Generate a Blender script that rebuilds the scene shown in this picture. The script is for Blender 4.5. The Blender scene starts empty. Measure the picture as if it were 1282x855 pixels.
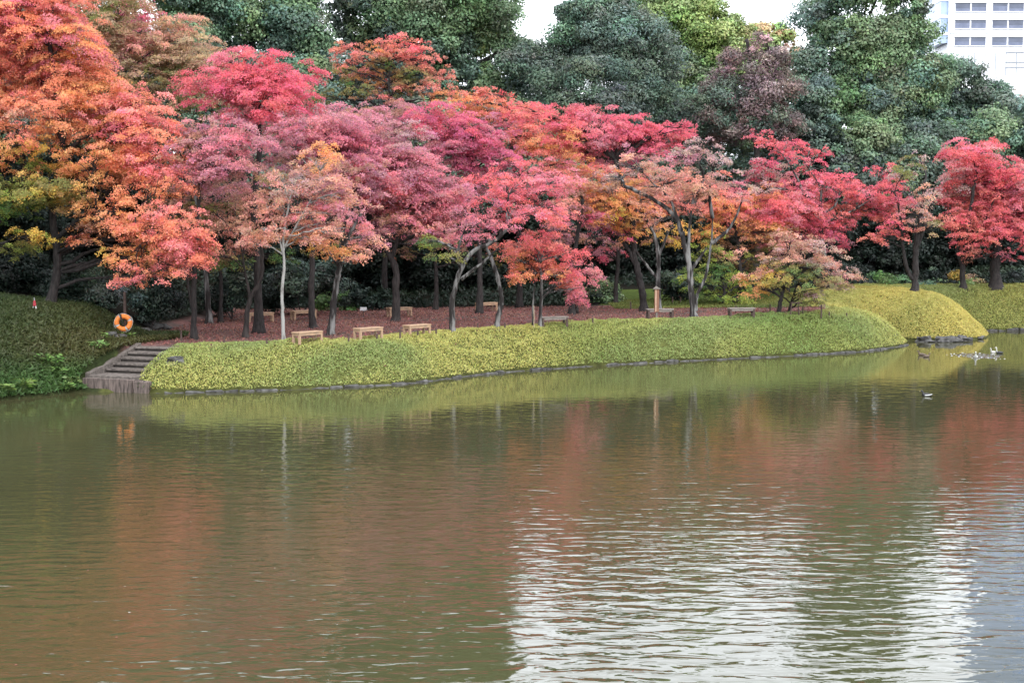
import bpy, math, random
import numpy as np
from mathutils import Vector, Matrix

random.seed(7)
RNG = np.random.default_rng(7)
SC = bpy.context.scene
COL = SC.collection

# ------------------------------------------------------------------ camera
F, CX, CY, EYE = 1780.5, 641.0, 427.5, 5.7
PITCH = math.atan((427.5 - 290.0) / F)
cam_d = bpy.data.cameras.new("camera")
cam = bpy.data.objects.new("camera", cam_d)
COL.objects.link(cam)
cam_d.sensor_width = 36.0
cam_d.lens = 36.0 * F / 1282.0
cam_d.clip_end = 3000
cam.location = (0, 0, EYE)
cam.rotation_euler = (math.pi / 2 - PITCH, 0, 0)
SC.camera = cam

# ------------------------------------------------------------------ sky, sun, exposure
SUN_EL, SUN_AZ = math.radians(48), math.radians(152)      # azimuth clockwise from +Y (behind the camera, to the right)
W = bpy.data.worlds.new("World"); SC.world = W
W.use_nodes = True
nt = W.node_tree; nt.nodes.clear()
sky = nt.nodes.new("ShaderNodeTexSky"); sky.sky_type = 'NISHITA'
sky.sun_disc = False; sky.sun_elevation = SUN_EL; sky.sun_rotation = SUN_AZ
sky.air_density = 1.0; sky.dust_density = 3.0
tc = nt.nodes.new("ShaderNodeTexCoord")
mp = nt.nodes.new("ShaderNodeMapping"); mp.inputs['Scale'].default_value = (1, 1, 2.5)
cn = nt.nodes.new("ShaderNodeTexNoise"); cn.inputs['Scale'].default_value = 2.2; cn.inputs['Detail'].default_value = 5
cr = nt.nodes.new("ShaderNodeMapRange")
cr.inputs[1].default_value = 0.25; cr.inputs[2].default_value = 0.6
cr.inputs[3].default_value = 0.72; cr.inputs[4].default_value = 1.0
mx = nt.nodes.new("ShaderNodeMix"); mx.data_type = 'RGBA'
mx.inputs['B'].default_value = (12.4, 13.0, 14.0, 1)
bg = nt.nodes.new("ShaderNodeBackground"); bg.inputs['Strength'].default_value = 0.12
out = nt.nodes.new("ShaderNodeOutputWorld")
L = nt.links.new
L(tc.outputs['Generated'], mp.inputs['Vector']); L(mp.outputs[0], cn.inputs['Vector'])
L(cn.outputs['Fac'], cr.inputs[0]); L(cr.outputs[0], mx.inputs['Factor'])
L(sky.outputs[0], mx.inputs['A']); L(mx.outputs['Result'], bg.inputs['Color']); L(bg.outputs[0], out.inputs[0])

sd_ = bpy.data.lights.new("sun", 'SUN'); sd_.energy = 1.0; sd_.angle = math.radians(18); sd_.color = (1, .97, .93)
sun = bpy.data.objects.new("sun", sd_); COL.objects.link(sun)
sv = Vector((math.sin(SUN_AZ) * math.cos(SUN_EL), math.cos(SUN_AZ) * math.cos(SUN_EL), math.sin(SUN_EL)))
sun.rotation_euler = sv.to_track_quat('Z', 'Y').to_euler()
sun.location = (30, -40, 60)

SC.view_settings.view_transform = 'Standard'
SC.view_settings.look = 'None'
SC.view_settings.gamma = 1.0
SC.view_settings.exposure = 1.22
SC.cycles.max_bounces = 6
SC.cycles.diffuse_bounces = 3
SC.cycles.transmission_bounces = 3
SC.cycles.glossy_bounces = 3
SC.cycles.use_denoising = True
N_LEAF = [0]

# ------------------------------------------------------------------ helpers
def ray(px, py):
    x, u = (px - CX) / F, -(py - CY) / F
    c, s = math.cos(PITCH), math.sin(PITCH)
    return np.array([x, c + u * s, -s + u * c])

def P(px, py, Y):
    d = ray(px, py)
    return np.array([0, 0, EYE]) + d * (Y / d[1])

def water(px, py):
    d = ray(px, py); return (np.array([0, 0, EYE]) + d * (EYE / -d[2]))[:2]

def tag(o, label=None, cat=None, group=None, kind=None):
    if label: o['label'] = label
    if cat: o['category'] = cat
    if group: o['group'] = group
    if kind: o['kind'] = kind
    return o

def thing(name, label, cat, loc=(0, 0, 0), rz=0, group=None):
    o = bpy.data.objects.new(name, None); COL.objects.link(o)
    o.empty_display_size = .3
    o.location = [float(v) for v in loc]; o.rotation_euler = (0, 0, rz)
    return tag(o, label, cat, group)

def link(name, me, mat, parent=None):
    o = bpy.data.objects.new(name, me); COL.objects.link(o)
    if mat is not None: me.materials.append(mat)
    if parent is not None: o.parent = parent
    return o

class MB:
    """collects shapes into one mesh"""
    def __init__(s): s.v, s.f = [], []
    def add(s, vs, fs):
        b = len(s.v); s.v += [tuple(map(float, p)) for p in vs]; s.f += [tuple(b + i for i in q) for q in fs]
    def box(s, c, size, rz=0, ry=0, bev=0.0, jit=0.0):
        M = Matrix.Rotation(rz, 3, 'Z') @ Matrix.Rotation(ry, 3, 'Y')
        hx, hy, hz = size[0] / 2, size[1] / 2, size[2] / 2
        if bev <= 0:
            vs = [(x, y, z) for z in (-hz, hz) for x, y in ((-hx, -hy), (hx, -hy), (hx, hy), (-hx, hy))]
            fs = [(3, 2, 1, 0), (4, 5, 6, 7), (0, 1, 5, 4), (1, 2, 6, 5), (2, 3, 7, 6), (3, 0, 4, 7)]
        else:
            b = bev; vs = []
            for z, k in ((-hz, b), (-hz + b, 0), (hz - b, 0), (hz, b)):
                for x, y in ((-hx + b + k, -hy + k), (hx - b - k, -hy + k), (hx - k, -hy + b + k), (hx - k, hy - b - k),
                             (hx - b - k, hy - k), (-hx + b + k, hy - k), (-hx + k, hy - b - k), (-hx + k, -hy + b + k)):
                    vs.append((x, y, z))
            fs = [tuple(range(7, -1, -1)), tuple(range(24, 32))]
            for r in range(3):
                for i in range(8):
                    j = (i + 1) % 8
                    fs.append((r * 8 + i, r * 8 + j, r * 8 + 8 + j, r * 8 + 8 + i))
        o = []
        for v in vs:
            q = M @ Vector(v)
            o.append((c[0] + q.x + random.uniform(-jit, jit), c[1] + q.y + random.uniform(-jit, jit), c[2] + q.z + random.uniform(-jit, jit)))
        s.add(o, fs)
    def tube(s, pts, rad, sides=7, cap=True):
        pts = np.asarray(pts, float); n = len(pts)
        rad = np.broadcast_to(np.asarray(rad, float), (n,))
        t = np.gradient(pts, axis=0); t /= np.linalg.norm(t, axis=1)[:, None] + 1e-9
        a = np.array([1., 0, 0]) if abs(t[0, 0]) < .8 else np.array([0, 1., 0])
        vs = []
        for i in range(n):
            a = a - t[i] * a.dot(t[i]); a /= np.linalg.norm(a) + 1e-9
            b = np.cross(t[i], a)
            for k in range(sides):
                th = 2 * math.pi * k / sides
                vs.append(pts[i] + rad[i] * (math.cos(th) * a + math.sin(th) * b))
        fs = []
        for i in range(n - 1):
            for k in range(sides):
                l = (k + 1) % sides
                fs.append((i * sides + k, i * sides + l, (i + 1) * sides + l, (i + 1) * sides + k))
        if cap:
            fs.append(tuple(range(sides - 1, -1, -1))); fs.append(tuple((n - 1) * sides + k for k in range(sides)))
        s.add(vs, fs)
    def build(s, name, mat, parent=None, smooth=False):
        me = bpy.data.meshes.new(name); me.from_pydata(s.v, [], s.f); me.update()
        if smooth: me.polygons.foreach_set('use_smooth', [True] * len(me.polygons))
        return link(name, me, mat, parent)

def catmull(pts, k=5):
    pts = np.asarray(pts, float); n = len(pts)
    if n < 3:
        return np.array([pts[0] + (pts[-1] - pts[0]) * t for t in np.linspace(0, 1, k + 1)])
    o = []
    for i in range(n - 1):
        p0, p1, p2, p3 = pts[max(i - 1, 0)], pts[i], pts[i + 1], pts[min(i + 2, n - 1)]
        for j in range(k):
            t = j / k
            o.append(.5 * ((2 * p1) + (-p0 + p2) * t + (2 * p0 - 5 * p1 + 4 * p2 - p3) * t * t + (-p0 + 3 * p1 - 3 * p2 + p3) * t ** 3))
    o.append(pts[-1]); return np.array(o)

_ph = np.random.default_rng(3).uniform(0, 6.28, (40, 3)); _dr = np.random.default_rng(4).normal(size=(40, 3))
def wob(p, freq, k0=0):
    """smooth noise, about -1..1"""
    p = np.atleast_2d(p)
    if p.shape[1] == 2: p = np.c_[p, np.zeros(len(p))]
    s = np.zeros(len(p))
    for k in range(7):
        s += np.sin(p @ (_dr[(k + k0) % 40] * freq) + _ph[(k + k0) % 40, 0])
    return s / 3.2

def leaf_mesh(name, c, n, Ls, col, aspect=.6):
    """one kite-shaped face for every leaf"""
    N = len(c)
    n = n / (np.linalg.norm(n, axis=1)[:, None] + 1e-9)
    r = RNG.normal(size=(N, 3)); u = r - n * np.sum(r * n, 1)[:, None]; u /= np.linalg.norm(u, axis=1)[:, None] + 1e-9
    return kite_mesh(name, c, u, np.cross(n, u), Ls, col, aspect)

def kite_mesh(name, c, u, v, Ls, col, aspect):
    N = len(c); N_LEAF[0] += N; h = (np.asarray(Ls) * .5)[:, None]
    V = np.empty((N, 4, 3), np.float32)
    V[:, 0] = c - u * h; V[:, 1] = c + v * h * aspect - u * h * .15; V[:, 2] = c + u * h; V[:, 3] = c - v * h * aspect - u * h * .15
    me = bpy.data.meshes.new(name)
    me.vertices.add(4 * N); me.vertices.foreach_set('co', V.ravel())
    me.loops.add(4 * N); me.loops.foreach_set('vertex_index', np.arange(4 * N, dtype=np.int32))
    me.polygons.add(N); me.polygons.foreach_set('loop_start', np.arange(0, 4 * N, 4, dtype=np.int32))
    me.update(calc_edges=True)
    at = me.attributes.new('Col', 'FLOAT_COLOR', 'FACE')
    cc = np.ones((N, 4), np.float32); cc[:, :3] = np.clip(col, 0.004, .85)
    at.data.foreach_set('color', cc.ravel())
    return me

# ------------------------------------------------------------------ materials
def mat(name):
    m = bpy.data.materials.new(name); m.use_nodes = True
    return m, m.node_tree, m.node_tree.nodes['Principled BSDF']

def plain(name, c1, c2=None, scale=6.0, rough=.8, bump=0.0, spec=.3, stretch=(1, 1, 1), lo=.35, hi=.65):
    m, t, b = mat(name)
    b.inputs['Roughness'].default_value = rough; b.inputs['Specular IOR Level'].default_value = spec
    b.inputs['Base Color'].default_value = (*c1, 1)
    if c2 is not None:
        co = t.nodes.new("ShaderNodeTexCoord"); mp = t.nodes.new("ShaderNodeMapping"); mp.inputs['Scale'].default_value = stretch
        no = t.nodes.new("ShaderNodeTexNoise"); no.inputs['Scale'].default_value = scale; no.inputs['Detail'].default_value = 6
        ra = t.nodes.new("ShaderNodeMapRange"); ra.inputs[1].default_value = lo; ra.inputs[2].default_value = hi
        mi = t.nodes.new("ShaderNodeMix"); mi.data_type = 'RGBA'
        mi.inputs['A'].default_value = (*c1, 1); mi.inputs['B'].default_value = (*c2, 1)
        t.links.new(co.outputs['Object'], mp.inputs[0]); t.links.new(mp.outputs[0], no.inputs['Vector'])
        t.links.new(no.outputs['Fac'], ra.inputs[0]); t.links.new(ra.outputs[0], mi.inputs['Factor'])
        t.links.new(mi.outputs['Result'], b.inputs['Base Color'])
        if bump:
            bu = t.nodes.new("ShaderNodeBump"); bu.inputs['Strength'].default_value = bump; bu.inputs['Distance'].default_value = .03
            t.links.new(no.outputs['Fac'], bu.inputs['Height']); t.links.new(bu.outputs[0], b.inputs['Normal'])
    return m

def leaf_material(name, transl=.35, rough=.55, spec=.25):
    m, t, b = mat(name)
    a = t.nodes.new("ShaderNodeAttribute"); a.attribute_name = 'Col'
    b.inputs['Roughness'].default_value = rough; b.inputs['Specular IOR Level'].default_value = spec
    tr = t.nodes.new("ShaderNodeBsdfTranslucent"); mi = t.nodes.new("ShaderNodeMixShader"); mi.inputs[0].default_value = transl
    t.links.new(a.outputs['Color'], b.inputs['Base Color']); t.links.new(a.outputs['Color'], tr.inputs['Color'])
    t.links.new(b.outputs[0], mi.inputs[1]); t.links.new(tr.outputs[0], mi.inputs[2])
    t.links.new(mi.outputs[0], t.nodes['Material Output'].inputs['Surface'])
    return m

M_MAPLE = leaf_material('maple_leaf', .48, .65, .15)
M_EVER = leaf_material('evergreen_leaf', .22, .55, .3)
M_GRASS = leaf_material('grass_blade', .3, .55, .25)
BARK = {
    'dark': plain('dark_bark', (.010, .008, .008), (.034, .029, .027), 5, .9, .6, stretch=(3, 3, .8)),
    'half': plain('patchy_lichen_bark', (.018, .015, .014), (.16, .155, .148), 2.2, .9, .6, stretch=(2.5, 2.5, .5), lo=.46, hi=.62),
    'pale': plain('pale_lichen_bark', (.25, .245, .23), (.09, .08, .072), 2.5, .9, .6, stretch=(2.5, 2.5, .7), lo=.5, hi=.68),
    'brown': plain('brown_bark', (.015, .012, .011), (.042, .035, .032), 4, .9, .6, stretch=(2.5, 2.5, .7)),
}
M_WOOD = plain('bench_wood', (.38, .24, .145), (.23, .16, .11), 5, .6, .1, stretch=(1, 6, 6))
M_OLDW = plain('weathered_wood', (.22, .19, .165), (.11, .095, .085), 9, .8, .3, stretch=(1, 5, 5))
M_DARKW = plain('dark_wood', (.045, .03, .025), (.09, .06, .05), 9, .8, .3)
M_SIGNW = plain('sign_wood', (.20, .095, .058), (.14, .066, .04), 6, .6, .1, stretch=(6, 6, .7))
M_STONE = plain('grey_stone', (.028, .026, .025), (.10, .097, .092), 5, .9, .7)
M_STEP = plain('step_stone', (.06, .05, .044), (.135, .115, .10), 8, .9, .6)
M_RISER = plain('wet_riser_stone', (.04, .032, .028), (.15, .115, .10), 4, .9, .6, stretch=(3, 3, .6))
M_DARKRISER = plain('dark_riser_stone', (.03, .025, .022), (.06, .05, .042), 6, .9)  # darker stone for the faces below the treads
M_WHITE = plain('white_paint', (.75, .75, .74), (.6, .6, .6), 12, .5)
M_RED = plain('red_paint', (.30, .02, .035), (.2, .015, .02), 12, .5)
M_GREY = plain('grey_paint', (.2, .2, .2), (.12, .12, .12), 12, .5)
M_BUOY = plain('orange_plastic', (.85, .26, .05), (.72, .20, .04), 9, .45)
M_BLACK = plain('black_feather', (.012, .012, .014), (.03, .03, .032), 30, .5)
M_BROWNF = plain('brown_feather', (.12, .085, .06), (.06, .045, .035), 60, .7)
M_GREYF = plain('grey_feather', (.5, .49, .45), (.36, .35, .32), 40, .7)
M_WHITEF = plain('white_feather', (.5, .5, .48), (.4, .4, .38), 40, .7)
M_BILL = plain('bill_horn', (.25, .2, .1), (.18, .15, .08), 40, .4)
M_ROPE = plain('dark_rope', (.05, .045, .04), (.03, .03, .03), 30, .9)

# ------------------------------------------------------------------ terrain
far_px = [(-120, 515), (-40, 505), (0, 501), (50, 496), (98, 491), (172, 491), (195, 492), (300, 490), (400, 486), (500, 481), (560, 474), (620, 467),
          (700, 461), (800, 455), (900, 450), (1000, 445), (1080, 440), (1120, 434.5)]
FAR = [water(*p) for p in far_px]
FAR += [np.array(p) for p in [(19.9, 71.7), (19.75, 72.9), (18.9, 74.2), (19.4, 74.6), (20.8, 74.4), (22.8, 74.4), (24.7, 75.3), (25.85, 77.2), (26.0, 79.0),
                              (25.6, 80.6), (26.6, 81.5), (30, 81.9), (38, 82.5), (52, 84), (70, 78)]]
FARC = catmull(FAR, 4)
POND = np.vstack([FARC, [(85, 60), (80, 25), (55, 8), (20, 5), (0, 5), (-25, 4), (-50, 10), (-55, 28), (-34, 40)]])

def sdist(x, y):
    """distance to the waterline, positive on land"""
    x = np.asarray(x, float).ravel(); y = np.asarray(y, float).ravel()
    best = np.full(x.shape, 1e9); ins = np.zeros(x.shape, bool)
    n = len(POND)
    for i in range(n):
        a, b = POND[i], POND[(i + 1) % n]; e = b - a
        t = np.clip(((x - a[0]) * e[0] + (y - a[1]) * e[1]) / (e @ e + 1e-12), 0, 1)
        best = np.minimum(best, np.hypot(x - a[0] - t * e[0], y - a[1] - t * e[1]))
        if a[1] != b[1]:
            c = (a[1] > y) != (b[1] > y)
            ins ^= c & (x < e[0] * (y - a[1]) / (b[1] - a[1]) + a[0])
    return np.where(ins, -best, best)

def sstep(a, b, x):
    t = np.clip((x - a) / (b - a), 0, 1); return t * t * (3 - 2 * t)

# stairs frame: from the landing front straight back
ST0 = P(138, 470, 50.55); ST0[2] = 0
ST1 = np.array([-13.2, 53.6, 0])
STD = (ST1 - ST0)[:2]; STL = np.linalg.norm(STD); STD = STD / STL; STN = np.array([STD[1], -STD[0]])

def stair_uv(x, y):
    dx, dy = x - ST0[0], y - ST0[1]
    return dx * STN[0] + dy * STN[1], dx * STD[0] + dy * STD[1]

def fields(x, y):
    Hc = 1.42 + .011 * np.clip(x + 14, 0, 34)
    Hc = Hc + sstep(-14.7, -18.0, x) * 1.25 + np.clip(-18 - x, 0, 20) * .16
    Hc = Hc + .62 * sstep(72.5, 78, y) * sstep(13, 18, x) + .012 * np.clip(x - 30, 0, 60)
    Wd = 2.9 + sstep(-14.7, -18.0, x) * 3.2 + .9 * sstep(74, 78, y) * sstep(15, 19, x)
    Wd = np.where(y < 35, 8, Wd); Hc = np.where(y < 35, 3.9, Hc)
    return Hc, Wd

def height(x, y, carve=True):
    x = np.asarray(x, float); y = np.asarray(y, float); sh = x.shape
    x = x.ravel(); y = y.ravel()
    d = sdist(x, y); Hc, Wd = fields(x, y)
    t = np.clip(d / Wd, 0, 1)
    h = .10 + (Hc - .10) * (1 - (1 - t) ** 2.1)
    yb = 79 + 8 * sstep(8, 20, x) - 16 * sstep(-14, -18, x)
    back = np.clip(y - yb, 0, 60); h = h + back * .085 * sstep(0, 8, back)
    p = np.c_[x, y]
    h = h + .05 * wob(p, .9) * sstep(.3, 1.5, d) * np.where(d > 2.5, .5, 1)
    h = np.where(d < 0, -.12 + np.clip(d, -8, 0) * .25, h)
    if carve:
        u, v = stair_uv(x, y)
        ins = (u > -1.15) & (u < .85) & (v > -.35) & (v < STL + .05)
        h = np.where(ins, np.minimum(h, .1 + .9 * np.clip(v - .3, 0, 9) / STL * .8), h)
    return h.reshape(sh)

def ground(px, py, y0=46.0, y1=150.0):
    d = ray(px, py); ys = np.arange(y0, y1, .06); p = np.array([0, 0, EYE])[None] + d[None] * (ys / d[1])[:, None]
    h = height(p[:, 0], p[:, 1]); k = np.nonzero(p[:, 2] <= h)[0]
    i = k[0] if len(k) else len(ys) - 1
    return np.array([p[i, 0], p[i, 1], h[i]])

def on_ground(px, Y):
    x = (px - CX) / F * Y * 1.0
    return np.array([x, Y, float(height(np.array([x]), np.array([Y]))[0])])

def axis(fine0, fine1, step, lo, hi):
    a = list(np.arange(fine0, fine1 + 1e-6, step)); s = step
    while a[-1] < hi: s *= 1.35; a.append(a[-1] + s)
    s = step
    while a[0] > lo: s *= 1.35; a.insert(0, a[0] - s)
    return np.array(a)

gx, gy = axis(-26, 40, .28, -1500, 1500), axis(46, 92, .28, -900, 2500)
GX, GY = np.meshgrid(gx, gy)
GZ = height(GX, GY)
nx, ny = len(gx), len(gy)
me = bpy.data.meshes.new('ground')
me.vertices.add(nx * ny); me.vertices.foreach_set('co', np.stack([GX, GY, GZ], -1).astype(np.float32).ravel())
i0 = (np.arange(ny - 1)[:, None] * nx + np.arange(nx - 1)[None]).ravel()
quads = np.stack([i0, i0 + 1, i0 + nx + 1, i0 + nx], -1).astype(np.int32)
me.loops.add(quads.size); me.loops.foreach_set('vertex_index', quads.ravel())
me.polygons.add(len(quads)); me.polygons.foreach_set('loop_start', np.arange(0, quads.size, 4, dtype=np.int32))
me.update(calc_edges=True); me.polygons.foreach_set('use_smooth', [True] * len(quads))
fx, fy = GX.ravel(), GY.ravel(); fd = sdist(fx, fy); fH, fW = fields(fx, fy); pp = np.c_[fx, fy]
col = np.tile(np.array([.010, .009, .006]), (len(fx), 1))                       # forest soil, with the canopy's shade put into its colour
wn = wob(pp, .35, 5)
litter = (fd > fW - .6) & (fy < 78.5 + 1.2 * wn) & (fx > -15.4) & (fx < 17.6 + .3 * wn) & (fy > 45)
lw = np.clip(.5 + .6 * wob(pp, .8, 17) + .4 * wob(pp, 2.3, 7), 0, 1)[:, None]
col[litter] = (np.array((.135, .068, .062)) * lw + np.array((.075, .054, .048)) * (1 - lw))[litter]
lawn = (fx > 5) & (fx < 30) & (fy > 73.2 + .5 * wn - .05 * fx) & (fd > fW - .4) & (fy < 86)
col[lawn & ~litter] = (.06, .085, .02)
bank = (fd <= fW - .3) & (fd > 0); col[bank] = (.06, .065, .018)
hill = (fx < -14.6) & (fd > 0) & (fd < 9); col[hill] = (.018, .024, .008)  # slope kept dark, crown shade put into the ground colour
col[fd <= 0] = (.03, .03, .012)
at = me.attributes.new('Col', 'FLOAT_COLOR', 'POINT'); at.data.foreach_set('color', np.c_[col, np.ones(len(col))].astype(np.float32).ravel())
m, t, b = mat('ground_cover'); b.inputs['Roughness'].default_value = .95; b.inputs['Specular IOR Level'].default_value = .1
a = t.nodes.new("ShaderNodeAttribute"); a.attribute_name = 'Col'
co = t.nodes.new("ShaderNodeTexCoord"); no = t.nodes.new("ShaderNodeTexNoise"); no.inputs['Scale'].default_value = 4.5; no.inputs['Detail'].default_value = 8; no.inputs['Roughness'].default_value = .7
ra = t.nodes.new("ShaderNodeMapRange"); ra.inputs[1].default_value = .3; ra.inputs[2].default_value = .7; ra.inputs[3].default_value = .55; ra.inputs[4].default_value = 1.45
mu = t.nodes.new("ShaderNodeVectorMath"); mu.operation = 'SCALE'
t.links.new(co.outputs['Object'], no.inputs['Vector']); t.links.new(no.outputs['Fac'], ra.inputs[0])
t.links.new(a.outputs['Color'], mu.inputs[0]); t.links.new(ra.outputs[0], mu.inputs['Scale']); t.links.new(mu.outputs[0], b.inputs['Base Color'])
bu = t.nodes.new("ShaderNodeBump"); bu.inputs['Strength'].default_value = .5; bu.inputs['Distance'].default_value = .05
t.links.new(no.outputs['Fac'], bu.inputs['Height']); t.links.new(bu.outputs[0], b.inputs['Normal'])
tag(link('ground', me, m), kind='structure')

# ------------------------------------------------------------------ pond water
m, t, b = mat('pond_water')
b.inputs['Roughness'].default_value = .03; b.inputs['IOR'].default_value = 1.41
co = t.nodes.new("ShaderNodeTexCoord")
def wnoise(scale, sx, sy, det, rot=0.0, dist=0.0):
    mp = t.nodes.new("ShaderNodeMapping"); mp.inputs['Scale'].default_value = (sx, sy, 1); mp.inputs['Rotation'].default_value = (0, 0, rot)
    n = t.nodes.new("ShaderNodeTexNoise"); n.inputs['Scale'].default_value = scale; n.inputs['Detail'].default_value = det; n.inputs['Distortion'].default_value = dist
    n.inputs['Roughness'].default_value = .45
    t.links.new(co.outputs['Object'], mp.inputs[0]); t.links.new(mp.outputs[0], n.inputs['Vector']); return n
def mth(op, a, b_):
    n = t.nodes.new("ShaderNodeMath"); n.operation = op
    for i, q in enumerate((a, b_)):
        if hasattr(q, 'links') or hasattr(q, 'is_linked'): t.links.new(q, n.inputs[i])
        else: n.inputs[i].default_value = q
    return n.outputs[0]
n1 = wnoise(1.0, 1.4, 3.4, 2.5, .05, .5)      # wind waves, crests across the view
n2 = wnoise(1.0, 3.0, 6.5, 2.0, -.12, .2)     # small ripples
n3 = wnoise(.07, 1, 1.6, 3)                   # calm and breezy patches
pr = t.nodes.new("ShaderNodeMapRange"); pr.inputs[1].default_value = .36; pr.inputs[2].default_value = .62; pr.inputs[3].default_value = .45; pr.inputs[4].default_value = 1.15
t.links.new(n3.outputs['Fac'], pr.inputs[0])
sepx = t.nodes.new("ShaderNodeSeparateXYZ"); t.links.new(co.outputs['Object'], sepx.inputs[0])
yr = t.nodes.new("ShaderNodeMapRange"); yr.interpolation_type = 'SMOOTHERSTEP'; yr.inputs[1].default_value = 14; yr.inputs[2].default_value = 52; yr.inputs[3].default_value = 1.5; yr.inputs[4].default_value = .28
t.links.new(sepx.outputs['Y'], yr.inputs[0])
hh = mth('ADD', mth('MULTIPLY', n1.outputs['Fac'], 1.0), mth('MULTIPLY', n2.outputs['Fac'], .13))
hh = mth('MULTIPLY', mth('MULTIPLY', hh, pr.outputs[0]), yr.outputs[0])
bu = t.nodes.new("ShaderNodeBump"); bu.inputs['Strength'].default_value = 1.0; bu.inputs['Distance'].default_value = .0215
t.links.new(hh, bu.inputs['Height']); t.links.new(bu.outputs[0], b.inputs['Normal'])
mc = t.nodes.new("ShaderNodeMix"); mc.data_type = 'RGBA'
mc.inputs['A'].default_value = (.036, .035, .016, 1); mc.inputs['B'].default_value = (.046, .045, .020, 1)
t.links.new(n3.outputs['Fac'], mc.inputs['Factor']); t.links.new(mc.outputs['Result'], b.inputs['Base Color'])
M_WATER = m
mb = MB(); mb.add([(-90, -10, 0), (130, -10, 0), (130, 110, 0), (-90, 110, 0)], [(0, 1, 2, 3)])
tag(mb.build('pond', M_WATER), kind='structure')

# ------------------------------------------------------------------ stone steps by the water
st = thing('stone_steps', 'worn stone steps with low landing rising from the water between the grassy slopes', 'steps', (ST0[0], ST0[1], 0), math.atan2(-STN[0], STN[1]) if False else math.atan2(STN[1], STN[0]))
zl = .56
mb = MB(); mb.box((-.1, .02, (zl - .5) / 2 - .05), (2.1, .22, zl + .4), jit=.006, bev=.012); mb.build('landing_wall', M_RISER, st)
mb = MB(); mb.box((1.28, .1, .12), (.6, .3, .62), jit=.02, bev=.03); mb.build('end_block', M_RISER, st)
mb = MB(); mb.box((-.05, .62, zl - .11), (2.0, .98, .2), jit=.006, bev=.012); mb.build('landing', M_STEP, st)
nst = 5
for k in range(nst):
    z1 = zl + (k + 1) * .165; y0 = 1.05 + k * (STL - 1.05) / nst
    mb = MB(); mb.box((-.12 + .02 * k, y0 + .22, z1 - .05), (1.75, .46, .08), jit=.012, bev=.012)
    o = mb.build('step', M_STEP, st)
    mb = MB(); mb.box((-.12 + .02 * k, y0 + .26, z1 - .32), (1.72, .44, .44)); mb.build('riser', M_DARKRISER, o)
mb = MB()
kb = [(-1.08, .15, zl - .0), (-1.08, 1.1, zl + .22), (-1.08, STL, 1.42)]
for a, c in zip(kb[:-1], kb[1:]):
    a, c = np.array(a), np.array(c)
    vs = []
    for q in (a, c):
        for dx, dz in ((-.11, -.6), (.11, -.6), (.11, .06), (-.11, .06)): vs.append((q[0] + dx, q[1], q[2] + dz))
    mb.add(vs, [(0, 1, 2, 3), (7, 6, 5, 4), (0, 4, 5, 1), (1, 5, 6, 2), (2, 6, 7, 3), (3, 7, 4, 0)])
mb.build('side_kerb', M_STEP, st)

# ------------------------------------------------------------------ stone edging along the waterline
def edging(name, label, i0, i1, hmin, hmax, lmin, lmax):
    mb = MB(); pts = FARC[i0:i1]
    seg = np.linalg.norm(np.diff(pts, axis=0), axis=1); s = np.r_[0, np.cumsum(seg)]
    a = 0.0
    while a < s[-1] - .2:
        l = random.uniform(lmin, lmax); q = a + l / 2
        x, y = np.interp(q, s, pts[:, 0]), np.interp(q, s, pts[:, 1])
        x2, y2 = np.interp(q + .05, s, pts[:, 0]), np.interp(q + .05, s, pts[:, 1])
        h = random.uniform(hmin, hmax)
        mb.box((x, y, h / 2 - .12), (l * .94, random.uniform(.26, .4), h + .2), math.atan2(y2 - y, x2 - x) + random.uniform(-.12, .12), 0, .03, .035)
        a += l
    return tag(mb.build(name, M_STONE), label, 'stone edging')
K = 4
edging('stone_edging', 'long line of grey edging stones at the waterline under the front grassy bank', 6 * K, 18 * K + 3, .02, .10, .25, .9)
edging('stone_edging', 'grey edging stones at the waterline under the far right bank', 28 * K, 32 * K, .05, .2, .4, .9)

def rock(mb, c, r, seed):
    rg = np.random.default_rng(seed); vs, fs = [], []
    nu, nv = 9, 6
    for j in range(nv + 1):
        ph = math.pi * j / nv
        for i in range(nu):
            th = 2 * math.pi * i / nu
            k = 1 + .22 * rg.normal() * (0 < j < nv)
            d = np.array([math.sin(ph) * math.cos(th), math.sin(ph) * math.sin(th), math.cos(ph)])
            d = np.sign(d) * np.abs(d) ** .75
            vs.append(np.asarray(c) + d * np.asarray(r) * k)
    for j in range(nv):
        for i in range(nu):
            l = (i + 1) % nu; fs.append((j * nu + i, j * nu + nu + i, j * nu + nu + l, j * nu + l))
    mb.add(vs, fs)
for k, (px, py, w_, h_, lab) in enumerate([
        (1157, 428, .62, .2, 'flat grey rock at the left foot of the yellow mound'),
        (1184, 428, .95, .18, 'longest flat grey rock at the foot of the yellow mound'),
        (1206, 426.5, .5, .15, 'small grey rock right of the longest flat rock under the yellow mound'),
        (1222, 424, .55, .13, 'grey rock under the right tip of the yellow mound')]):
    c = water(px, py); mb = MB(); rock(mb, (0, 0, 0), (w_ * .75, .35, h_ * 1.25), 20 + k)
    o = mb.build('shore_rock', M_STONE); o.location = (c[0], c[1], .05); tag(o, lab, 'rock', 'rocks under the yellow mound')
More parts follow.
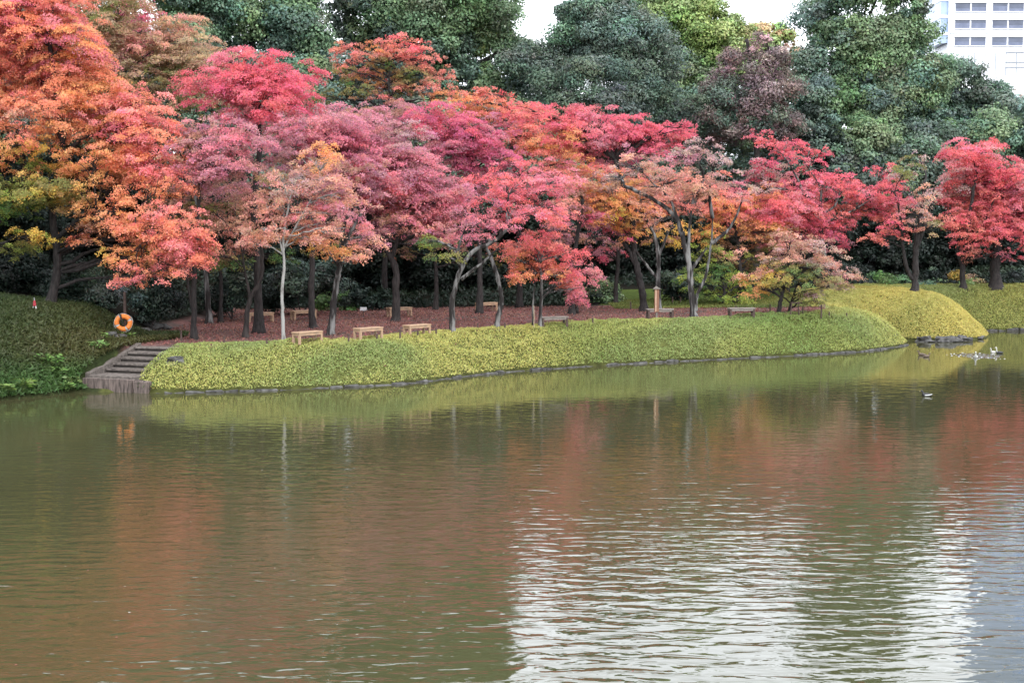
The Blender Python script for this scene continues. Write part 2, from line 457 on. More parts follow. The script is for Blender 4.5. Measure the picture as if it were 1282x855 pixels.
for k, (px, py, r_, lab) in enumerate([
        (191, 411, .28, 'largest pale boulder at the head of the stone steps'), (206, 412, .2, 'boulder right of the largest one at the head of the steps'),
        (181, 417, .2, 'low boulder beside the top of the steps kerb'), (137, 424, .26, 'grey boulder half hidden in the left slope below the lifebuoy'),
        (150, 425, .2, 'small grey boulder on the slope right below the lifebuoy'), (219, 455, .24, 'dark rock poking out of the grass right of the steps')]):
    c = ground(px, py); mb = MB(); rock(mb, (0, 0, 0), (r_ * 1.4, r_, r_ * .8), 40 + k)
    o = mb.build('boulder', M_STONE); o.location = c + np.array([0, 0, .05]); tag(o, lab, 'rock', 'boulders round the steps')

# ------------------------------------------------------------------ trees
PAL = {
    'red': (.66, .150, .165), 'coral': (.69, .230, .190), 'crimson': (.62, .130, .180), 'magenta': (.53, .140, .225), 'pink': (.65, .220, .265),
    'mauve': (.48, .215, .255), 'orange': (.69, .310, .130), 'gold': (.60, .39, .09), 'salmon': (.64, .32, .245), 'tan': (.44, .305, .190),
    'olive': (.20, .20, .065), 'brown': (.40, .215, .155), 'yg': (.27, .32, .070), 'green': (.095, .17, .055), 'dusty': (.47, .32, .295),
    'flame': (.74, .265, .150), 'rose': (.74, .230, .250),  # coral maple's backlit glow put into the leaf colour
    'ebl': (.128, .198, .146), 'emid': (.155, .225, .118), 'edk': (.100, .140, .106), 'elt': (.27, .36, .13), 'ebr': (.17, .120, .112), 'ebk': (.010, .017, .012), 'esh': (.015, .027, .019),  # haze lifted into ebl, emid, edk; the wood's shade put into ebk, esh
}
def split_col(c):
    return [np.array(PAL[k]) for k in c.split('/')]

def crown_leaves(Y, clumps, style, dens, base):
    """positions, normals, sizes and colours of every leaf, and the clump centres"""
    Cs, Ns, Ss, Ks, cen = [], [], [], [], []
    px2m = Y / F
    CC = np.array([P(q[0], q[1], Y) for q in clumps]); RR = np.array([[q[2], 3 * q[2], q[3]] for q in clumps]) * px2m
    KC = [split_col(q[4]) for q in clumps]
    if style == 'maple' and len(clumps) > 3 and dens > .7:
        extra = []
        for i in range(len(clumps)):
            for j in range(i):
                a, b_ = clumps[i], clumps[j]
                dd = math.hypot((a[0] - b_[0]) / (a[2] + b_[2]), (a[1] - b_[1]) / (a[3] + b_[3]))
                if .55 < dd < 1.25 and RNG.uniform() < .8:
                    w_ = RNG.uniform(.35, .65); src = a if RNG.uniform() < .5 else b_
                    extra.append((a[0] * w_ + b_[0] * (1 - w_), a[1] * w_ + b_[1] * (1 - w_) + 3, src[2] * .62, src[3] * .66, src[4], RNG.uniform(.2, 2.0)))
        clumps = list(clumps) + extra[:int(len(clumps) * 1.0)]
    for q in clumps:
        px, py, rx, ry, ck = q[:5]
        dY = q[5] if len(q) > 5 else RNG.uniform(-1.2, 1.2)
        c = P(px, py, Y + dY); R = np.array([rx, max(rx * .75, ry), ry]) * px2m * (np.array([1.25, 1.1, 1.12]) if style == 'maple' else 1.05)
        cols = split_col(ck); cen.append((c, R))
        area = math.pi * R[0] * R[2]
        if style == 'maple':
            L0 = .073 * (Y / 62) ** .6
            nsp = max(8, int(area * 8.5 * dens))
            d = RNG.normal(size=(nsp, 3)); d /= np.linalg.norm(d, axis=1)[:, None]
            rr = RNG.uniform(.05, 1.12, nsp) ** .55
            sc = c + d * rr[:, None] * R
            srad = RNG.uniform(.22, .55, nsp) * np.clip(R[2] * .95, .6, 1.15)
            wk = 1 / ((((sc[:, None, :] - CC[None]) / RR[None]) ** 2).sum(-1) + .2) ** 2.4
            pick = np.array([[cl_[int(RNG.uniform() * len(cl_))] for cl_ in KC] for _ in range(nsp)])
            scol = (wk[:, :, None] * pick).sum(1) / wk.sum(1)[:, None]
            for i in range(nsp):
                m_ = int(205 * (srad[i] / .4) ** 1.8 * (62 / Y) ** 1.1)
                out = d[i] * np.array([1, 1, .2])
                nrm = np.array([0, 0, 1.0]) + .38 * out + RNG.normal(0, .16, 3); nrm /= np.linalg.norm(nrm)
                a = np.cross(nrm, [1, .2, 0]); a /= np.linalg.norm(a); b_ = np.cross(nrm, a)
                th = RNG.uniform(0, 6.283, m_); fq = int(RNG.integers(3, 6)); r = RNG.uniform(0, 1, m_) ** .6 * srad[i] * (1 + .35 * np.sin(fq * th + i))
                p = sc[i] + np.outer(r * np.cos(th) * 1.25, a) + np.outer(r * np.sin(th), b_)
                p += np.outer(RNG.normal(0, .045, m_) - .22 * (r / srad[i]) ** 2 * srad[i], nrm)
                n = nrm * .75 + np.array([0, -.32, 0]) + .18 * out + RNG.normal(0, .42, (m_, 3))
                k = scol[i] * np.exp(RNG.normal(0, .09)) * np.exp(RNG.normal(0, .05, 3))
                kc = k * np.exp(RNG.normal(0, .13, m_))[:, None] * np.exp(RNG.normal(0, .09, (m_, 3)))
                odd = RNG.uniform(size=m_) < .06
                kc[odd] = kc[odd] * .45 + np.array([.09, .08, .025])
                Cs.append(p); Ns.append(n); Ks.append(kc); Ss.append(L0 * RNG.uniform(.65, 1.35, m_))
        else:
            L0 = .205 * (Y / 95) ** .7 if style == 'ever' else .15 * (Y / 65) ** .6
            lr0 = np.clip(.38 * min(R[0], R[2]), .3, 1.15)
            nl = max(6, int(4 * math.pi * (R[0] * R[2] + R[0] * R[1] + R[1] * R[2]) / 3 / (lr0 * lr0 * 3.3) * dens))
            d = RNG.normal(size=(nl, 3)); d[:, 1] -= .35; d /= np.linalg.norm(d, axis=1)[:, None]
            sc = c + d * R * RNG.uniform(.55, 1.02, nl)[:, None]
            lr = lr0 * RNG.uniform(.5, 1.6, nl)
            for i in range(nl):
                m_ = int(4 * math.pi * lr[i] ** 2 * .85 / (.3 * L0 * L0))
                e = RNG.normal(size=(m_, 3)); e[:, 2] += .35; e /= np.linalg.norm(e, axis=1)[:, None]
                sh = RNG.uniform(.5, 1.12, m_) * (1 + .28 * wob(e * 3 + i, 1.3))
                p = sc[i] + e * sh[:, None] * lr[i] * np.array([1.15, 1.0, .8])
                n = e * .9 + np.array([0, 0, .25]) + RNG.normal(0, .34, (m_, 3))
                base_c = cols[0] if RNG.uniform() < .55 or len(cols) == 1 else cols[1]
                k = base_c * np.exp(RNG.normal(0, .16)) * np.exp(RNG.normal(0, .07, 3))
                kc = k * np.exp(RNG.normal(0, .14, m_))[:, None] * np.exp(RNG.normal(0, .06, (m_, 3)))
                Cs.append(p); Ns.append(n); Ks.append(kc); Ss.append(L0 * RNG.uniform(.6, 1.3, m_))
    C = np.vstack(Cs) - base
    return C, np.vstack(Ns), np.concatenate(Ss), np.vstack(Ks), cen

def rand_in(R):
    d = RNG.normal(size=3); d /= np.linalg.norm(d); return d * RNG.uniform(.4, .95) * R

def tree(name, label, base, clumps, paths=None, r0=.16, bark='dark', style='maple', dens=1.0, cat='tree', group=None, twigs=6, aspect=.62, Y=None):
    """base: point on the ground; paths: trunk and limb lines as (px, py[, dY]) lists, first is the main trunk from the ground up"""
    base = np.asarray(base, float); Yt = base[1] if Y is None else Y
    r0 = r0 * .88
    root = thing(name, label, cat, base, 0, group)
    C, N, S, K_, cen = crown_leaves(Yt, clumps, style, dens, base)
    tb = MB(); skel = []
    ztop = max(c[2] for c, R in cen)
    if paths is None:
        cx = np.mean([c[0] for c, R in cen]); cy = np.mean([c[1] for c, R in cen])
        zc = np.percentile([c[2] for c, R in cen], 70)
        k = .55
        pts = [base + [0, 0, -.15], base + np.array([(cx - base[0]) * .12 + .1, (cy - base[1]) * .1, (zc - base[2]) * .35]), base + np.array([(cx - base[0]) * k, (cy - base[1]) * k, (zc - base[2]) * .75]),
               np.array([cx, cy, zc])]
        plist = [(np.array(pts), r0, r0 * .35)]
    else:
        plist = []
        for i, pl in enumerate(paths):
            pts = np.array([P(q[0], q[1], Yt + (q[2] if len(q) > 2 else 0)) for q in pl])
            ra = r0 if i == 0 else r0 * .62
            if i == 0:
                pts[0] = base + [0, 0, -.12]
            plist.append((pts, ra, ra * (.5 if i == 0 else .3)))
    for i, (pts, ra, rb) in enumerate(plist):
        cpt = catmull(pts, 6); n = len(cpt)
        rad = np.linspace(ra, rb, n) * (1 + .06 * RNG.normal(size=n))
        if i == 0: rad[:4] *= np.array([2.1, 1.45, 1.2, 1.06])
        cpt[2:] += RNG.normal(0, ra * .10, (n - 2, 3))
        tb.tube(cpt, rad, 9)
        skel.append(np.c_[cpt, rad])
    sk = np.vstack(skel)
    for c, R in cen:
        lo = sk[(sk[:, 2] > base[2] + (.3 if style == 'maple' else .35) * (c[2] - base[2]) * .8)]
        if not len(lo): lo = sk[-3:]
        cost = np.linalg.norm(lo[:, :3] - c, axis=1) + 1.2 * np.clip(lo[:, 2] - c[2] + .4, 0, 9)
        s = lo[np.argmin(cost)]; a = s[:3]; dist = np.linalg.norm(c - a)
        mid = (a + c) / 2 + np.array([RNG.normal(0, .08), RNG.normal(0, .08), .16]) * dist
        t_ = np.linspace(0, 1, 8)[:, None]
        pth = (1 - t_) ** 2 * a + 2 * t_ * (1 - t_) * mid + t_ ** 2 * c + np.r_[np.zeros((1, 3)), RNG.normal(0, .035 * dist ** .5, (7, 3))]
        rs = min(s[3] * .75, .035 + .016 * dist)
        tb.tube(pth, np.linspace(rs, .018, 8), 6)
        for k in range(twigs):
            f = RNG.uniform(.45, 1.0); j = int(f * 7); a2 = pth[j]; e = c + rand_in(R)
            md = (a2 + e) / 2 + RNG.normal(0, .12, 3) + np.array([0, 0, .12])
            tp = (1 - t_[::2]) ** 2 * a2 + 2 * t_[::2] * (1 - t_[::2]) * md + t_[::2] ** 2 * e
            tb.tube(tp, np.linspace(.022 if style == 'maple' else .03, .008, len(tp)), 4)
    tb.v = [tuple(np.array(v) - base) for v in tb.v]
    tb.build('trunk', BARK[bark], root, True)
    link('crown', leaf_mesh('crown', C, N, S, K_, aspect), M_MAPLE if style in ('maple',) else M_EVER, root)
    return root

G_MAPLE, G_EVER, G_UND, G_SHR = 'autumn maples round the pond', 'tall evergreen trees behind the maples', 'dark trees in the shaded wood', 'shrubs under the trees'
def maple(label, base, clumps, **k): return tree('maple_tree', label, base, clumps, group=G_MAPLE, **k)

# --- left
maple('huge coral and orange maple cascading over the left slope', on_ground(62, 57), [
    (20, 22, 70, 42, 'flame/rose'), (78, 58, 52, 40, 'flame/orange/pink'), (42, 105, 55, 30, 'flame/rose'), (108, 112, 55, 33, 'flame/orange'), (158, 160, 55, 30, 'flame/rose'), (168, 128, 38, 22, 'flame/rose'),
    (92, 160, 42, 20, 'orange/flame'), (192, 203, 40, 26, 'rose/flame'), (135, 212, 52, 22, 'flame/orange'), (28, 165, 32, 12, 'flame/rose'), (8, 198, 28, 18, 'flame/gold'), (212, 225, 24, 16, 'rose/flame', -2),
    (70, 212, 34, 13, 'orange/gold'), (205, 283, 42, 21, 'rose/flame', -3), (228, 308, 34, 25, 'rose/flame', -3), (150, 262, 48, 20, 'orange/flame', -2), (248, 310, 18, 24, 'rose', -3),
    (165, 318, 36, 18, 'gold/orange', -3), (200, 338, 40, 14, 'rose/flame', -3), (163, 352, 28, 8, 'flame/rose', -3), (118, 283, 30, 16, 'orange/brown'), (175, 290, 34, 18, 'orange/flame', -3),
    (10, -40, 70, 40, 'flame/rose'), (70, -10, 40, 30, 'flame/rose'), (-40, 60, 50, 60, 'flame'), (-40, 140, 50, 40, 'flame/orange'), (60, 135, 50, 24, 'salmon/flame'), (130, 145, 46, 22, 'orange/pink'),
    (100, 300, 20, 10, 'flame/brown', -1), (190, 240, 38, 16, 'flame/orange', -2), (225, 268, 28, 12, 'rose', -3), (70, 246, 46, 18, 'olive/gold', -1), (108, 250, 34, 16, 'olive/orange', -1), (60, 185, 40, 14, 'gold/flame', -1), (62, 300, 26, 10, 'olive/gold', 1), (40, 238, 46, 18, 'yg/olive', -2), (95, 236, 38, 12, 'olive/gold', -2), (20, 180, 26, 10, 'gold/yg', -2), (120, 195, 34, 10, 'orange/gold', -2)],
    paths=[[(62, 388), (72, 330), (66, 260), (78, 190), (70, 110), (60, 40)], [(70, 300), (110, 270, -1), (150, 285, -2), (190, 300, -3)], [(76, 200), (110, 170), (140, 180)], [(66, 260), (30, 200), (0, 150)]], r0=.2, dens=1.15)
maple('yellow green maple low at the left edge under the coral one', on_ground(-25, 56), [
    (18, 240, 52, 17, 'yg/olive'), (0, 262, 48, 15, 'green/yg'), (38, 298, 34, 10, 'gold/yg'), (8, 312, 34, 13, 'yg/olive'), (70, 242, 34, 12, 'olive/gold'), (45, 205, 30, 10, 'yg/green'),
    (-50, 240, 40, 60, 'green/yg'), (35, 180, 26, 10, 'olive/gold'), (80, 232, 24, 8, 'olive')], r0=.14, dens=1.0)
maple('tan and olive maple rising right of the coral one', ground(262, 405), [
    (128, 25, 38, 28, 'tan/olive'), (165, 62, 45, 24, 'tan/salmon'), (222, 48, 42, 28, 'tan/salmon'), (255, 75, 38, 22, 'tan'), (190, 95, 42, 22, 'tan/olive'),
    (240, 128, 46, 20, 'olive/tan'), (200, 130, 30, 15, 'tan/brown'), (110, 60, 30, 22, 'tan'), (215, 78, 30, 18, 'tan/olive'), (140, 95, 25, 15, 'olive/tan'), (150, -5, 40, 25, 'tan/olive')],
    paths=[[(262, 405), (258, 350), (252, 280), (235, 200), (215, 120)], [(245, 230), (190, 120), (150, 60)]], r0=.15, bark='half', dens=1.1)
maple('magenta maple peeking over the tan one at the top left', on_ground(190, 72), [
    (168, 12, 26, 18, 'magenta/crimson'), (158, 38, 20, 12, 'magenta'), (185, 18, 14, 12, 'crimson'), (165, -15, 25, 15, 'crimson'), (175, 60, 25, 25, 'magenta')], r0=.14)
maple('bright crimson maple above the mauve ones, left of centre', ground(324, 417), [
    (308, 88, 45, 26, 'crimson/red'), (358, 98, 38, 24, 'crimson'), (275, 110, 45, 26, 'crimson/pink'), (332, 125, 50, 26, 'crimson/red'), (383, 132, 20, 15, 'crimson'), (240, 100, 20, 15, 'red'),
    (285, 75, 30, 14, 'pink'), (300, 145, 45, 20, 'crimson/mauve')],
    paths=[[(324, 417), (323, 340), (318, 260), (325, 180), (320, 120)]], r0=.21, dens=1.15)
maple('dusty mauve maple with the forked dark trunk nearest the steps', ground(243, 425), [
    (250, 172, 40, 22, 'mauve/brown'), (272, 205, 42, 25, 'mauve/pink'), (300, 170, 40, 25, 'pink/mauve'), (228, 190, 28, 18, 'mauve/tan'), (245, 232, 35, 16, 'brown/mauve'), (300, 215, 30, 20, 'mauve/brown'),
    (232, 262, 25, 12, 'brown/olive')],
    paths=[[(243, 425), (243, 350), (246, 300), (250, 240), (262, 195)], [(243, 400), (234, 345), (228, 290), (230, 220)]], r0=.13, bark='dark')
maple('brown orange maple with a Y shaped trunk above the farthest left bench', ground(307, 423), [
    (288, 288, 34, 14, 'brown/salmon'), (265, 262, 28, 13, 'olive/brown'), (305, 310, 26, 10, 'salmon/brown'), (292, 330, 32, 9, 'olive/green'), (320, 285, 22, 12, 'salmon'), (270, 320, 25, 9, 'brown/olive'), (310, 250, 24, 12, 'salmon/brown')],
    paths=[[(307, 423), (309, 395), (314, 374), (328, 343), (326, 300)], [(314, 376), (309, 352), (300, 300)]], r0=.14, bark='brown')
maple('salmon and orange maple on a slender white trunk', ground(355, 427), [
    (395, 203, 28, 20, 'salmon/orange/salmon'), (368, 230, 42, 22, 'salmon/dusty'), (340, 260, 38, 18, 'salmon'), (390, 265, 42, 18, 'salmon/pink'), (422, 243, 28, 22, 'salmon/mauve'), (330, 290, 32, 11, 'salmon/brown'),
    (378, 298, 46, 12, 'salmon/orange/salmon'), (415, 290, 25, 12, 'salmon'), (345, 222, 25, 15, 'salmon/olive'), (410, 190, 16, 12, 'orange'), (318, 305, 18, 8, 'salmon')],
    paths=[[(355, 427), (354, 395), (353, 366), (356, 330), (355, 299), (362, 250)], [(355, 320), (345, 285), (335, 265)], [(356, 310), (375, 275), (395, 240)]], r0=.085, bark='pale')
maple('peach orange maple with a thick grey and white trunk behind the nearest bench', ground(414, 420), [
    (440, 288, 34, 13, 'salmon/pink'), (428, 318, 36, 9, 'salmon/orange'), (468, 300, 26, 10, 'salmon/mauve'), (445, 255, 35, 18, 'mauve/salmon'), (400, 310, 20, 8, 'orange/gold'), (455, 320, 20, 7, 'salmon')],
    paths=[[(413, 420), (417, 385), (421, 356), (425, 332), (430, 290), (437, 250)], [(428, 310), (445, 280), (455, 262)]], r0=.17, bark='half')
maple('broad dusty pink maple in the centre with spreading dome crown', ground(495, 402), [
    (398, 160, 56, 26, 'mauve/pink'), (455, 178, 55, 30, 'mauve/pink'), (505, 212, 50, 32, 'pink/mauve'), (550, 252, 42, 32, 'pink/mauve'), (478, 240, 50, 26, 'mauve/red'), (428, 212, 45, 25, 'mauve/crimson'),
    (520, 282, 44, 15, 'pink/salmon'), (560, 295, 32, 14, 'pink/mauve'), (348, 152, 36, 22, 'mauve/pink'), (500, 170, 35, 18, 'dusty/mauve'), (440, 150, 40, 16, 'mauve'), (585, 280, 18, 16, 'pink'), (480, 280, 36, 12, 'mauve/brown'),
    (345, 195, 30, 20, 'mauve/dusty'), (385, 190, 30, 18, 'mauve/crimson')],
    paths=[[(495, 402), (496, 370), (495, 338), (487, 318), (479, 300), (470, 260)], [(490, 325), (500, 290), (513, 256), (540, 240)], [(480, 300), (450, 250), (420, 220)], [(513, 256), (550, 254), (585, 258)]], r0=.22, dens=1.15)
maple('dark trunked mauve maple between the white trunks', ground(393, 411), [
    (392, 240, 40, 20, 'brown/mauve', 1), (380, 200, 40, 20, 'mauve/brown', 1), (420, 270, 30, 14, 'brown', 1), (360, 180, 35, 16, 'mauve', 2), (450, 215, 35, 18, 'mauve/brown', 2)],
    paths=[[(393, 411), (390, 378), (391, 311), (388, 250)]], r0=.19)
maple('red orange and green maple highest of the centre left, before the evergreens', on_ground(480, 80), [
    (438, 66, 24, 13, 'coral'), (468, 62, 24, 12, 'coral/orange'), (508, 58, 32, 16, 'coral/red'), (532, 74, 22, 13, 'coral'), (470, 95, 32, 13, 'coral/orange'), (492, 117, 32, 11, 'coral/olive'), (540, 105, 28, 11, 'coral/salmon'),
    (430, 88, 20, 10, 'coral/olive'), (400, 124, 24, 9, 'brown/olive'), (515, 95, 25, 12, 'green/olive'), (480, 80, 25, 10, 'olive/green'), (440, 110, 30, 12, 'green/olive'), (560, 92, 16, 9, 'coral'), (555, 122, 20, 12, 'orange/coral'), (480, 150, 60, 24, 'mauve/brown')], r0=.18)
maple('magenta crimson maple behind the centre dome', on_ground(600, 72), [
    (545, 148, 38, 22, 'magenta/crimson'), (590, 172, 42, 24, 'crimson/magenta'), (560, 192, 36, 20, 'magenta/mauve'), (622, 200, 32, 18, 'magenta'), (625, 160, 26, 16, 'mauve/magenta'), (590, 210, 36, 14, 'magenta')], r0=.17, dens=1.1)
maple('orange red maple between the magenta and crimson ones', on_ground(650, 77), [
    (598, 138, 40, 18, 'coral/orange'), (645, 148, 38, 20, 'coral/red'), (680, 185, 42, 20, 'orange/coral'), (575, 118, 28, 12, 'orange/coral'), (625, 118, 26, 10, 'red/coral'), (660, 170, 30, 14, 'coral'), (720, 205, 34, 14, 'coral/orange')], r0=.17, dens=1.1)
maple('long crimson maple along the skyline of the dark dome', ground(807, 390), [
    (690, 146, 44, 18, 'crimson/red'), (745, 152, 44, 20, 'crimson/pink'), (798, 166, 42, 20, 'crimson'), (840, 168, 32, 12, 'crimson/red'), (822, 188, 36, 12, 'crimson/magenta'), (762, 182, 42, 18, 'crimson/mauve'), (862, 158, 12, 8, 'crimson'),
    (655, 138, 26, 12, 'red/coral'), (715, 172, 40, 18, 'red/orange'), (775, 200, 36, 12, 'magenta/mauve')],
    paths=[[(807, 390), (804, 365), (799, 341), (795, 323), (790, 270), (770, 200)], [(799, 341), (785, 310), (765, 290)]], r0=.24, dens=1.15)
maple('dim red brown maple with twin dark trunks behind the red round one', ground(716, 393), [
    (725, 238, 36, 20, 'brown/orange'), (745, 275, 40, 14, 'mauve/crimson'), (690, 215, 40, 18, 'pink/coral'), (770, 292, 28, 9, 'mauve/crimson'), (710, 262, 30, 16, 'mauve/brown'), (735, 345, 16, 16, 'pink', -6), (722, 372, 10, 16, 'pink', -6)],
    paths=[[(716, 393), (716, 350), (722, 300), (730, 250)], [(722, 392), (724, 350), (735, 300)]], r0=.18)
maple('red pink maple on the leaning grey trunk with one long arm to the right', ground(566, 416), [
    (630, 225, 36, 16, 'pink/red'), (600, 282, 32, 12, 'pink/mauve'), (622, 254, 42, 18, 'pink/red'), (662, 270, 46, 16, 'pink/red'), (578, 300, 24, 8, 'pink/green'), (535, 302, 20, 7, 'green/yg'), (560, 322, 20, 6, 'green/olive')],
    paths=[[(566, 416), (566, 395), (567, 372), (577, 338), (592, 315), (619, 302), (640, 282)], [(577, 338), (574, 310), (585, 280)], [(577, 350), (604, 329), (625, 310)]], r0=.15, bark='half')
maple('red pink maple on the bent trunk with white flank', ground(621, 413), [
    (680, 238, 42, 18, 'pink/red'), (700, 268, 32, 16, 'pink/coral'), (645, 210, 30, 10, 'red/pink'), (650, 245, 36, 14, 'red/pink'), (700, 222, 30, 12, 'pink')],
    paths=[[(619, 413), (624, 395), (628, 378), (625, 356), (616, 326), (607, 305), (604, 286)], [(607, 306), (640, 275), (670, 255)]], r0=.14, bark='half')
maple('small round scarlet coral maple behind the first grey bench', ground(676, 411), [
    (668, 300, 38, 17, 'coral/red'), (690, 318, 38, 17, 'coral/red'), (650, 325, 28, 14, 'coral/orange'), (682, 343, 44, 12, 'coral/orange'), (718, 340, 18, 16, 'red/pink'), (722, 362, 10, 10, 'pink'), (648, 348, 20, 10, 'orange/coral'), (640, 308, 22, 10, 'coral'), (720, 318, 16, 10, 'red')],
    paths=[[(676, 411), (677, 385), (678, 362), (676, 330)], [(667, 407), (668, 370), (672, 340)]], r0=.10, bark='half', dens=1.15)
maple('orange gold maple with forked trunk behind the wooden sign post', ground(825, 390), [
    (768, 262, 30, 20, 'orange/gold'), (800, 248, 30, 20, 'orange/salmon'), (748, 252, 24, 15, 'orange/brown'), (790, 292, 26, 10, 'gold/orange'), (825, 275, 26, 14, 'orange/salmon'), (760, 225, 26, 12, 'dusty/orange'), (735, 240, 20, 12, 'coral/orange'), (845, 285, 16, 8, 'gold')],
    paths=[[(825, 390), (824, 353), (824, 323), (820, 296), (805, 270)], [(824, 323), (839, 283), (845, 262)], [(824, 350), (800, 320), (780, 285)]], r0=.15, bark='half', twigs=9)
maple('half bare dusty pink maple with two pale stems rising from one base', ground(869, 397.5), [
    (795, 208, 36, 16, 'tan/dusty/salmon'), (848, 196, 40, 16, 'dusty/mauve'), (895, 205, 30, 16, 'dusty'), (830, 232, 38, 18, 'brown/salmon'), (880, 238, 40, 20, 'brown/salmon'), (920, 232, 20, 18, 'dusty/pink'), (775, 222, 24, 12, 'dusty/tan'),
    (860, 260, 30, 12, 'coral/salmon'), (870, 182, 30, 9, 'dusty')],
    paths=[[(869, 397.5), (866, 372), (863, 335), (856, 305), (853, 289), (842, 268), (818, 250), (780, 232)], [(871, 390), (872, 372), (883, 347), (888, 323), (891, 296), (892, 274)], [(890, 305), (903, 296), (914, 285), (924, 265), (931, 243)],
           [(863, 335), (862, 300), (866, 260), (870, 232)], [(864, 340), (875, 325), (885, 310)], [(853, 289), (838, 250), (815, 228)], [(866, 262), (880, 225), (874, 200)], [(892, 274), (888, 240), (893, 212)]],
    r0=.18, bark='half', dens=.69, twigs=22)
maple('coral and orange maple filling in behind the half bare one', on_ground(925, 79), [
    (905, 262, 30, 20, 'coral/orange'), (948, 258, 32, 20, 'orange/coral'), (930, 298, 30, 14, 'orange/brown'), (890, 290, 24, 14, 'gold/orange'), (850, 250, 34, 16, 'coral/salmon'), (965, 290, 25, 18, 'orange/tan'), (820, 262, 30, 14, 'coral/orange'), (960, 320, 24, 14, 'olive/brown'), (935, 330, 22, 16, 'olive/brown', 2)], r0=.15)
maple('fresh yellow green maple low behind the half bare one', on_ground(905, 77), [
    (900, 340, 34, 15, 'yg/green'), (932, 358, 26, 14, 'yg'), (888, 368, 24, 10, 'yg/green'), (880, 318, 24, 12, 'yg/olive'), (860, 350, 22, 12, 'green/yg'), (915, 318, 24, 10, 'yg/salmon'), (925, 378, 18, 8, 'yg'), (895, 300, 20, 10, 'yg/olive')], r0=.10)
maple('layered crimson maple with bare white limb right of centre', on_ground(1040, 80), [
    (960, 178, 26, 10, 'red/pink'), (1000, 180, 24, 9, 'crimson/red'), (985, 198, 22, 9, 'crimson/red'), (1012, 210, 20, 10, 'pink/crimson'), (1030, 190, 16, 6, 'crimson/red'), (1022, 232, 34, 12, 'red/pink'), (1052, 222, 26, 9, 'crimson/red'), (1072, 245, 36, 15, 'red/pink'),
    (1108, 238, 28, 14, 'crimson/red'), (1128, 258, 16, 12, 'red/pink'), (1088, 268, 30, 13, 'crimson/coral'), (1105, 215, 22, 9, 'crimson/red'), (985, 262, 44, 24, 'red/pink'), (1020, 280, 36, 16, 'crimson/red'), (1050, 290, 22, 8, 'magenta/crimson'), (1055, 262, 24, 9, 'coral'), (955, 238, 24, 10, 'dusty/orange'),
    (1000, 300, 30, 10, 'crimson/mauve'), (960, 290, 22, 14, 'crimson/coral'), (950, 170, 14, 8, 'crimson/red')],
    paths=[[(1040, 372), (1034, 330), (1028, 290), (1024, 262), (1018, 252)], [(1018, 254), (1005, 238), (992, 212), (980, 195)], [(1026, 264), (1028, 240), (1020, 222), (1008, 205)], [(1026, 270), (1045, 258), (1052, 238)], [(1028, 280), (1060, 268), (1090, 250)]], r0=.16, bark='half', dens=1.1, twigs=7)
maple('small pink and olive maple propped by a frame on the point', ground(975, 393), [
    (985, 316, 36, 15, 'brown/dusty/salmon'), (1022, 322, 38, 15, 'salmon/dusty/brown'), (960, 340, 26, 12, 'salmon/gold'), (1040, 338, 26, 13, 'dusty/salmon'), (1010, 368, 24, 6, 'olive/dusty'), (945, 362, 18, 8, 'gold/orange'), (1062, 350, 12, 7, 'pink/salmon'), (990, 298, 26, 10, 'salmon/brown'),
    (932, 348, 13, 8, 'salmon/orange'), (1025, 302, 20, 8, 'dusty/brown'), (970, 356, 20, 7, 'gold/olive'), (1045, 360, 20, 7, 'olive/dusty'), (1000, 336, 44, 12, 'olive/green', -1), (1000, 350, 38, 11, 'green/olive', -1.6), (972, 350, 22, 8, 'gold/yg', -1.6), (1036, 350, 28, 9, 'olive/brown', -1.6), (1024, 378, 10, 5, 'olive/dusty')],
    paths=[[(975, 393), (977, 378), (981, 362), (988, 335)], [(986, 396.5, 1), (990, 380, 1), (996, 362, .6), (1010, 335)]], r0=.13)
maple('sparse grey and coral maple with a thick forked dark trunk on the far bank', ground(1145, 365.5), [
    (1110, 296, 24, 9, 'coral/red'), (1092, 300, 18, 7, 'coral'), (1120, 280, 20, 9, 'coral/crimson'), (1135, 215, 22, 14, 'dusty/olive'), (1160, 245, 18, 14, 'dusty/salmon'), (1150, 200, 18, 12, 'dusty/olive'), (1125, 250, 16, 10, 'crimson'), (1165, 285, 14, 14, 'tan/olive'), (1145, 270, 20, 10, 'salmon/dusty')],
    paths=[[(1145, 365.5), (1146, 340), (1147, 305), (1153, 274), (1158, 235)], [(1143, 350), (1136, 338), (1130, 305), (1128, 275), (1120, 240)], [(1148, 310), (1162, 270), (1170, 235)]], r0=.23, bark='dark', dens=.8, twigs=10)
maple('full scarlet maple at the right edge', ground(1206, 362), [
    (1215, 195, 34, 20, 'red/pink'), (1250, 222, 40, 24, 'red/crimson'), (1200, 232, 28, 20, 'red/dusty'), (1232, 258, 40, 20, 'red/coral'), (1272, 265, 36, 22, 'red/pink'), (1200, 275, 26, 14, 'red/coral'), (1225, 298, 28, 14, 'coral/red'), (1292, 230, 26, 24, 'dusty/red'),
    (1212, 322, 12, 9, 'brown/coral'), (1265, 318, 20, 7, 'pink/red'), (1235, 180, 16, 9, 'red'), (1300, 270, 30, 20, 'red'), (1186, 255, 12, 10, 'red'), (1255, 290, 26, 14, 'red/crimson'), (1310, 300, 25, 16, 'red')],
    paths=[[(1206, 362), (1205, 330), (1210, 300), (1215, 260), (1222, 220)], [(1208, 320), (1225, 290), (1245, 250)], [(1206, 340), (1195, 300), (1192, 270)]], r0=.2, dens=1.15)
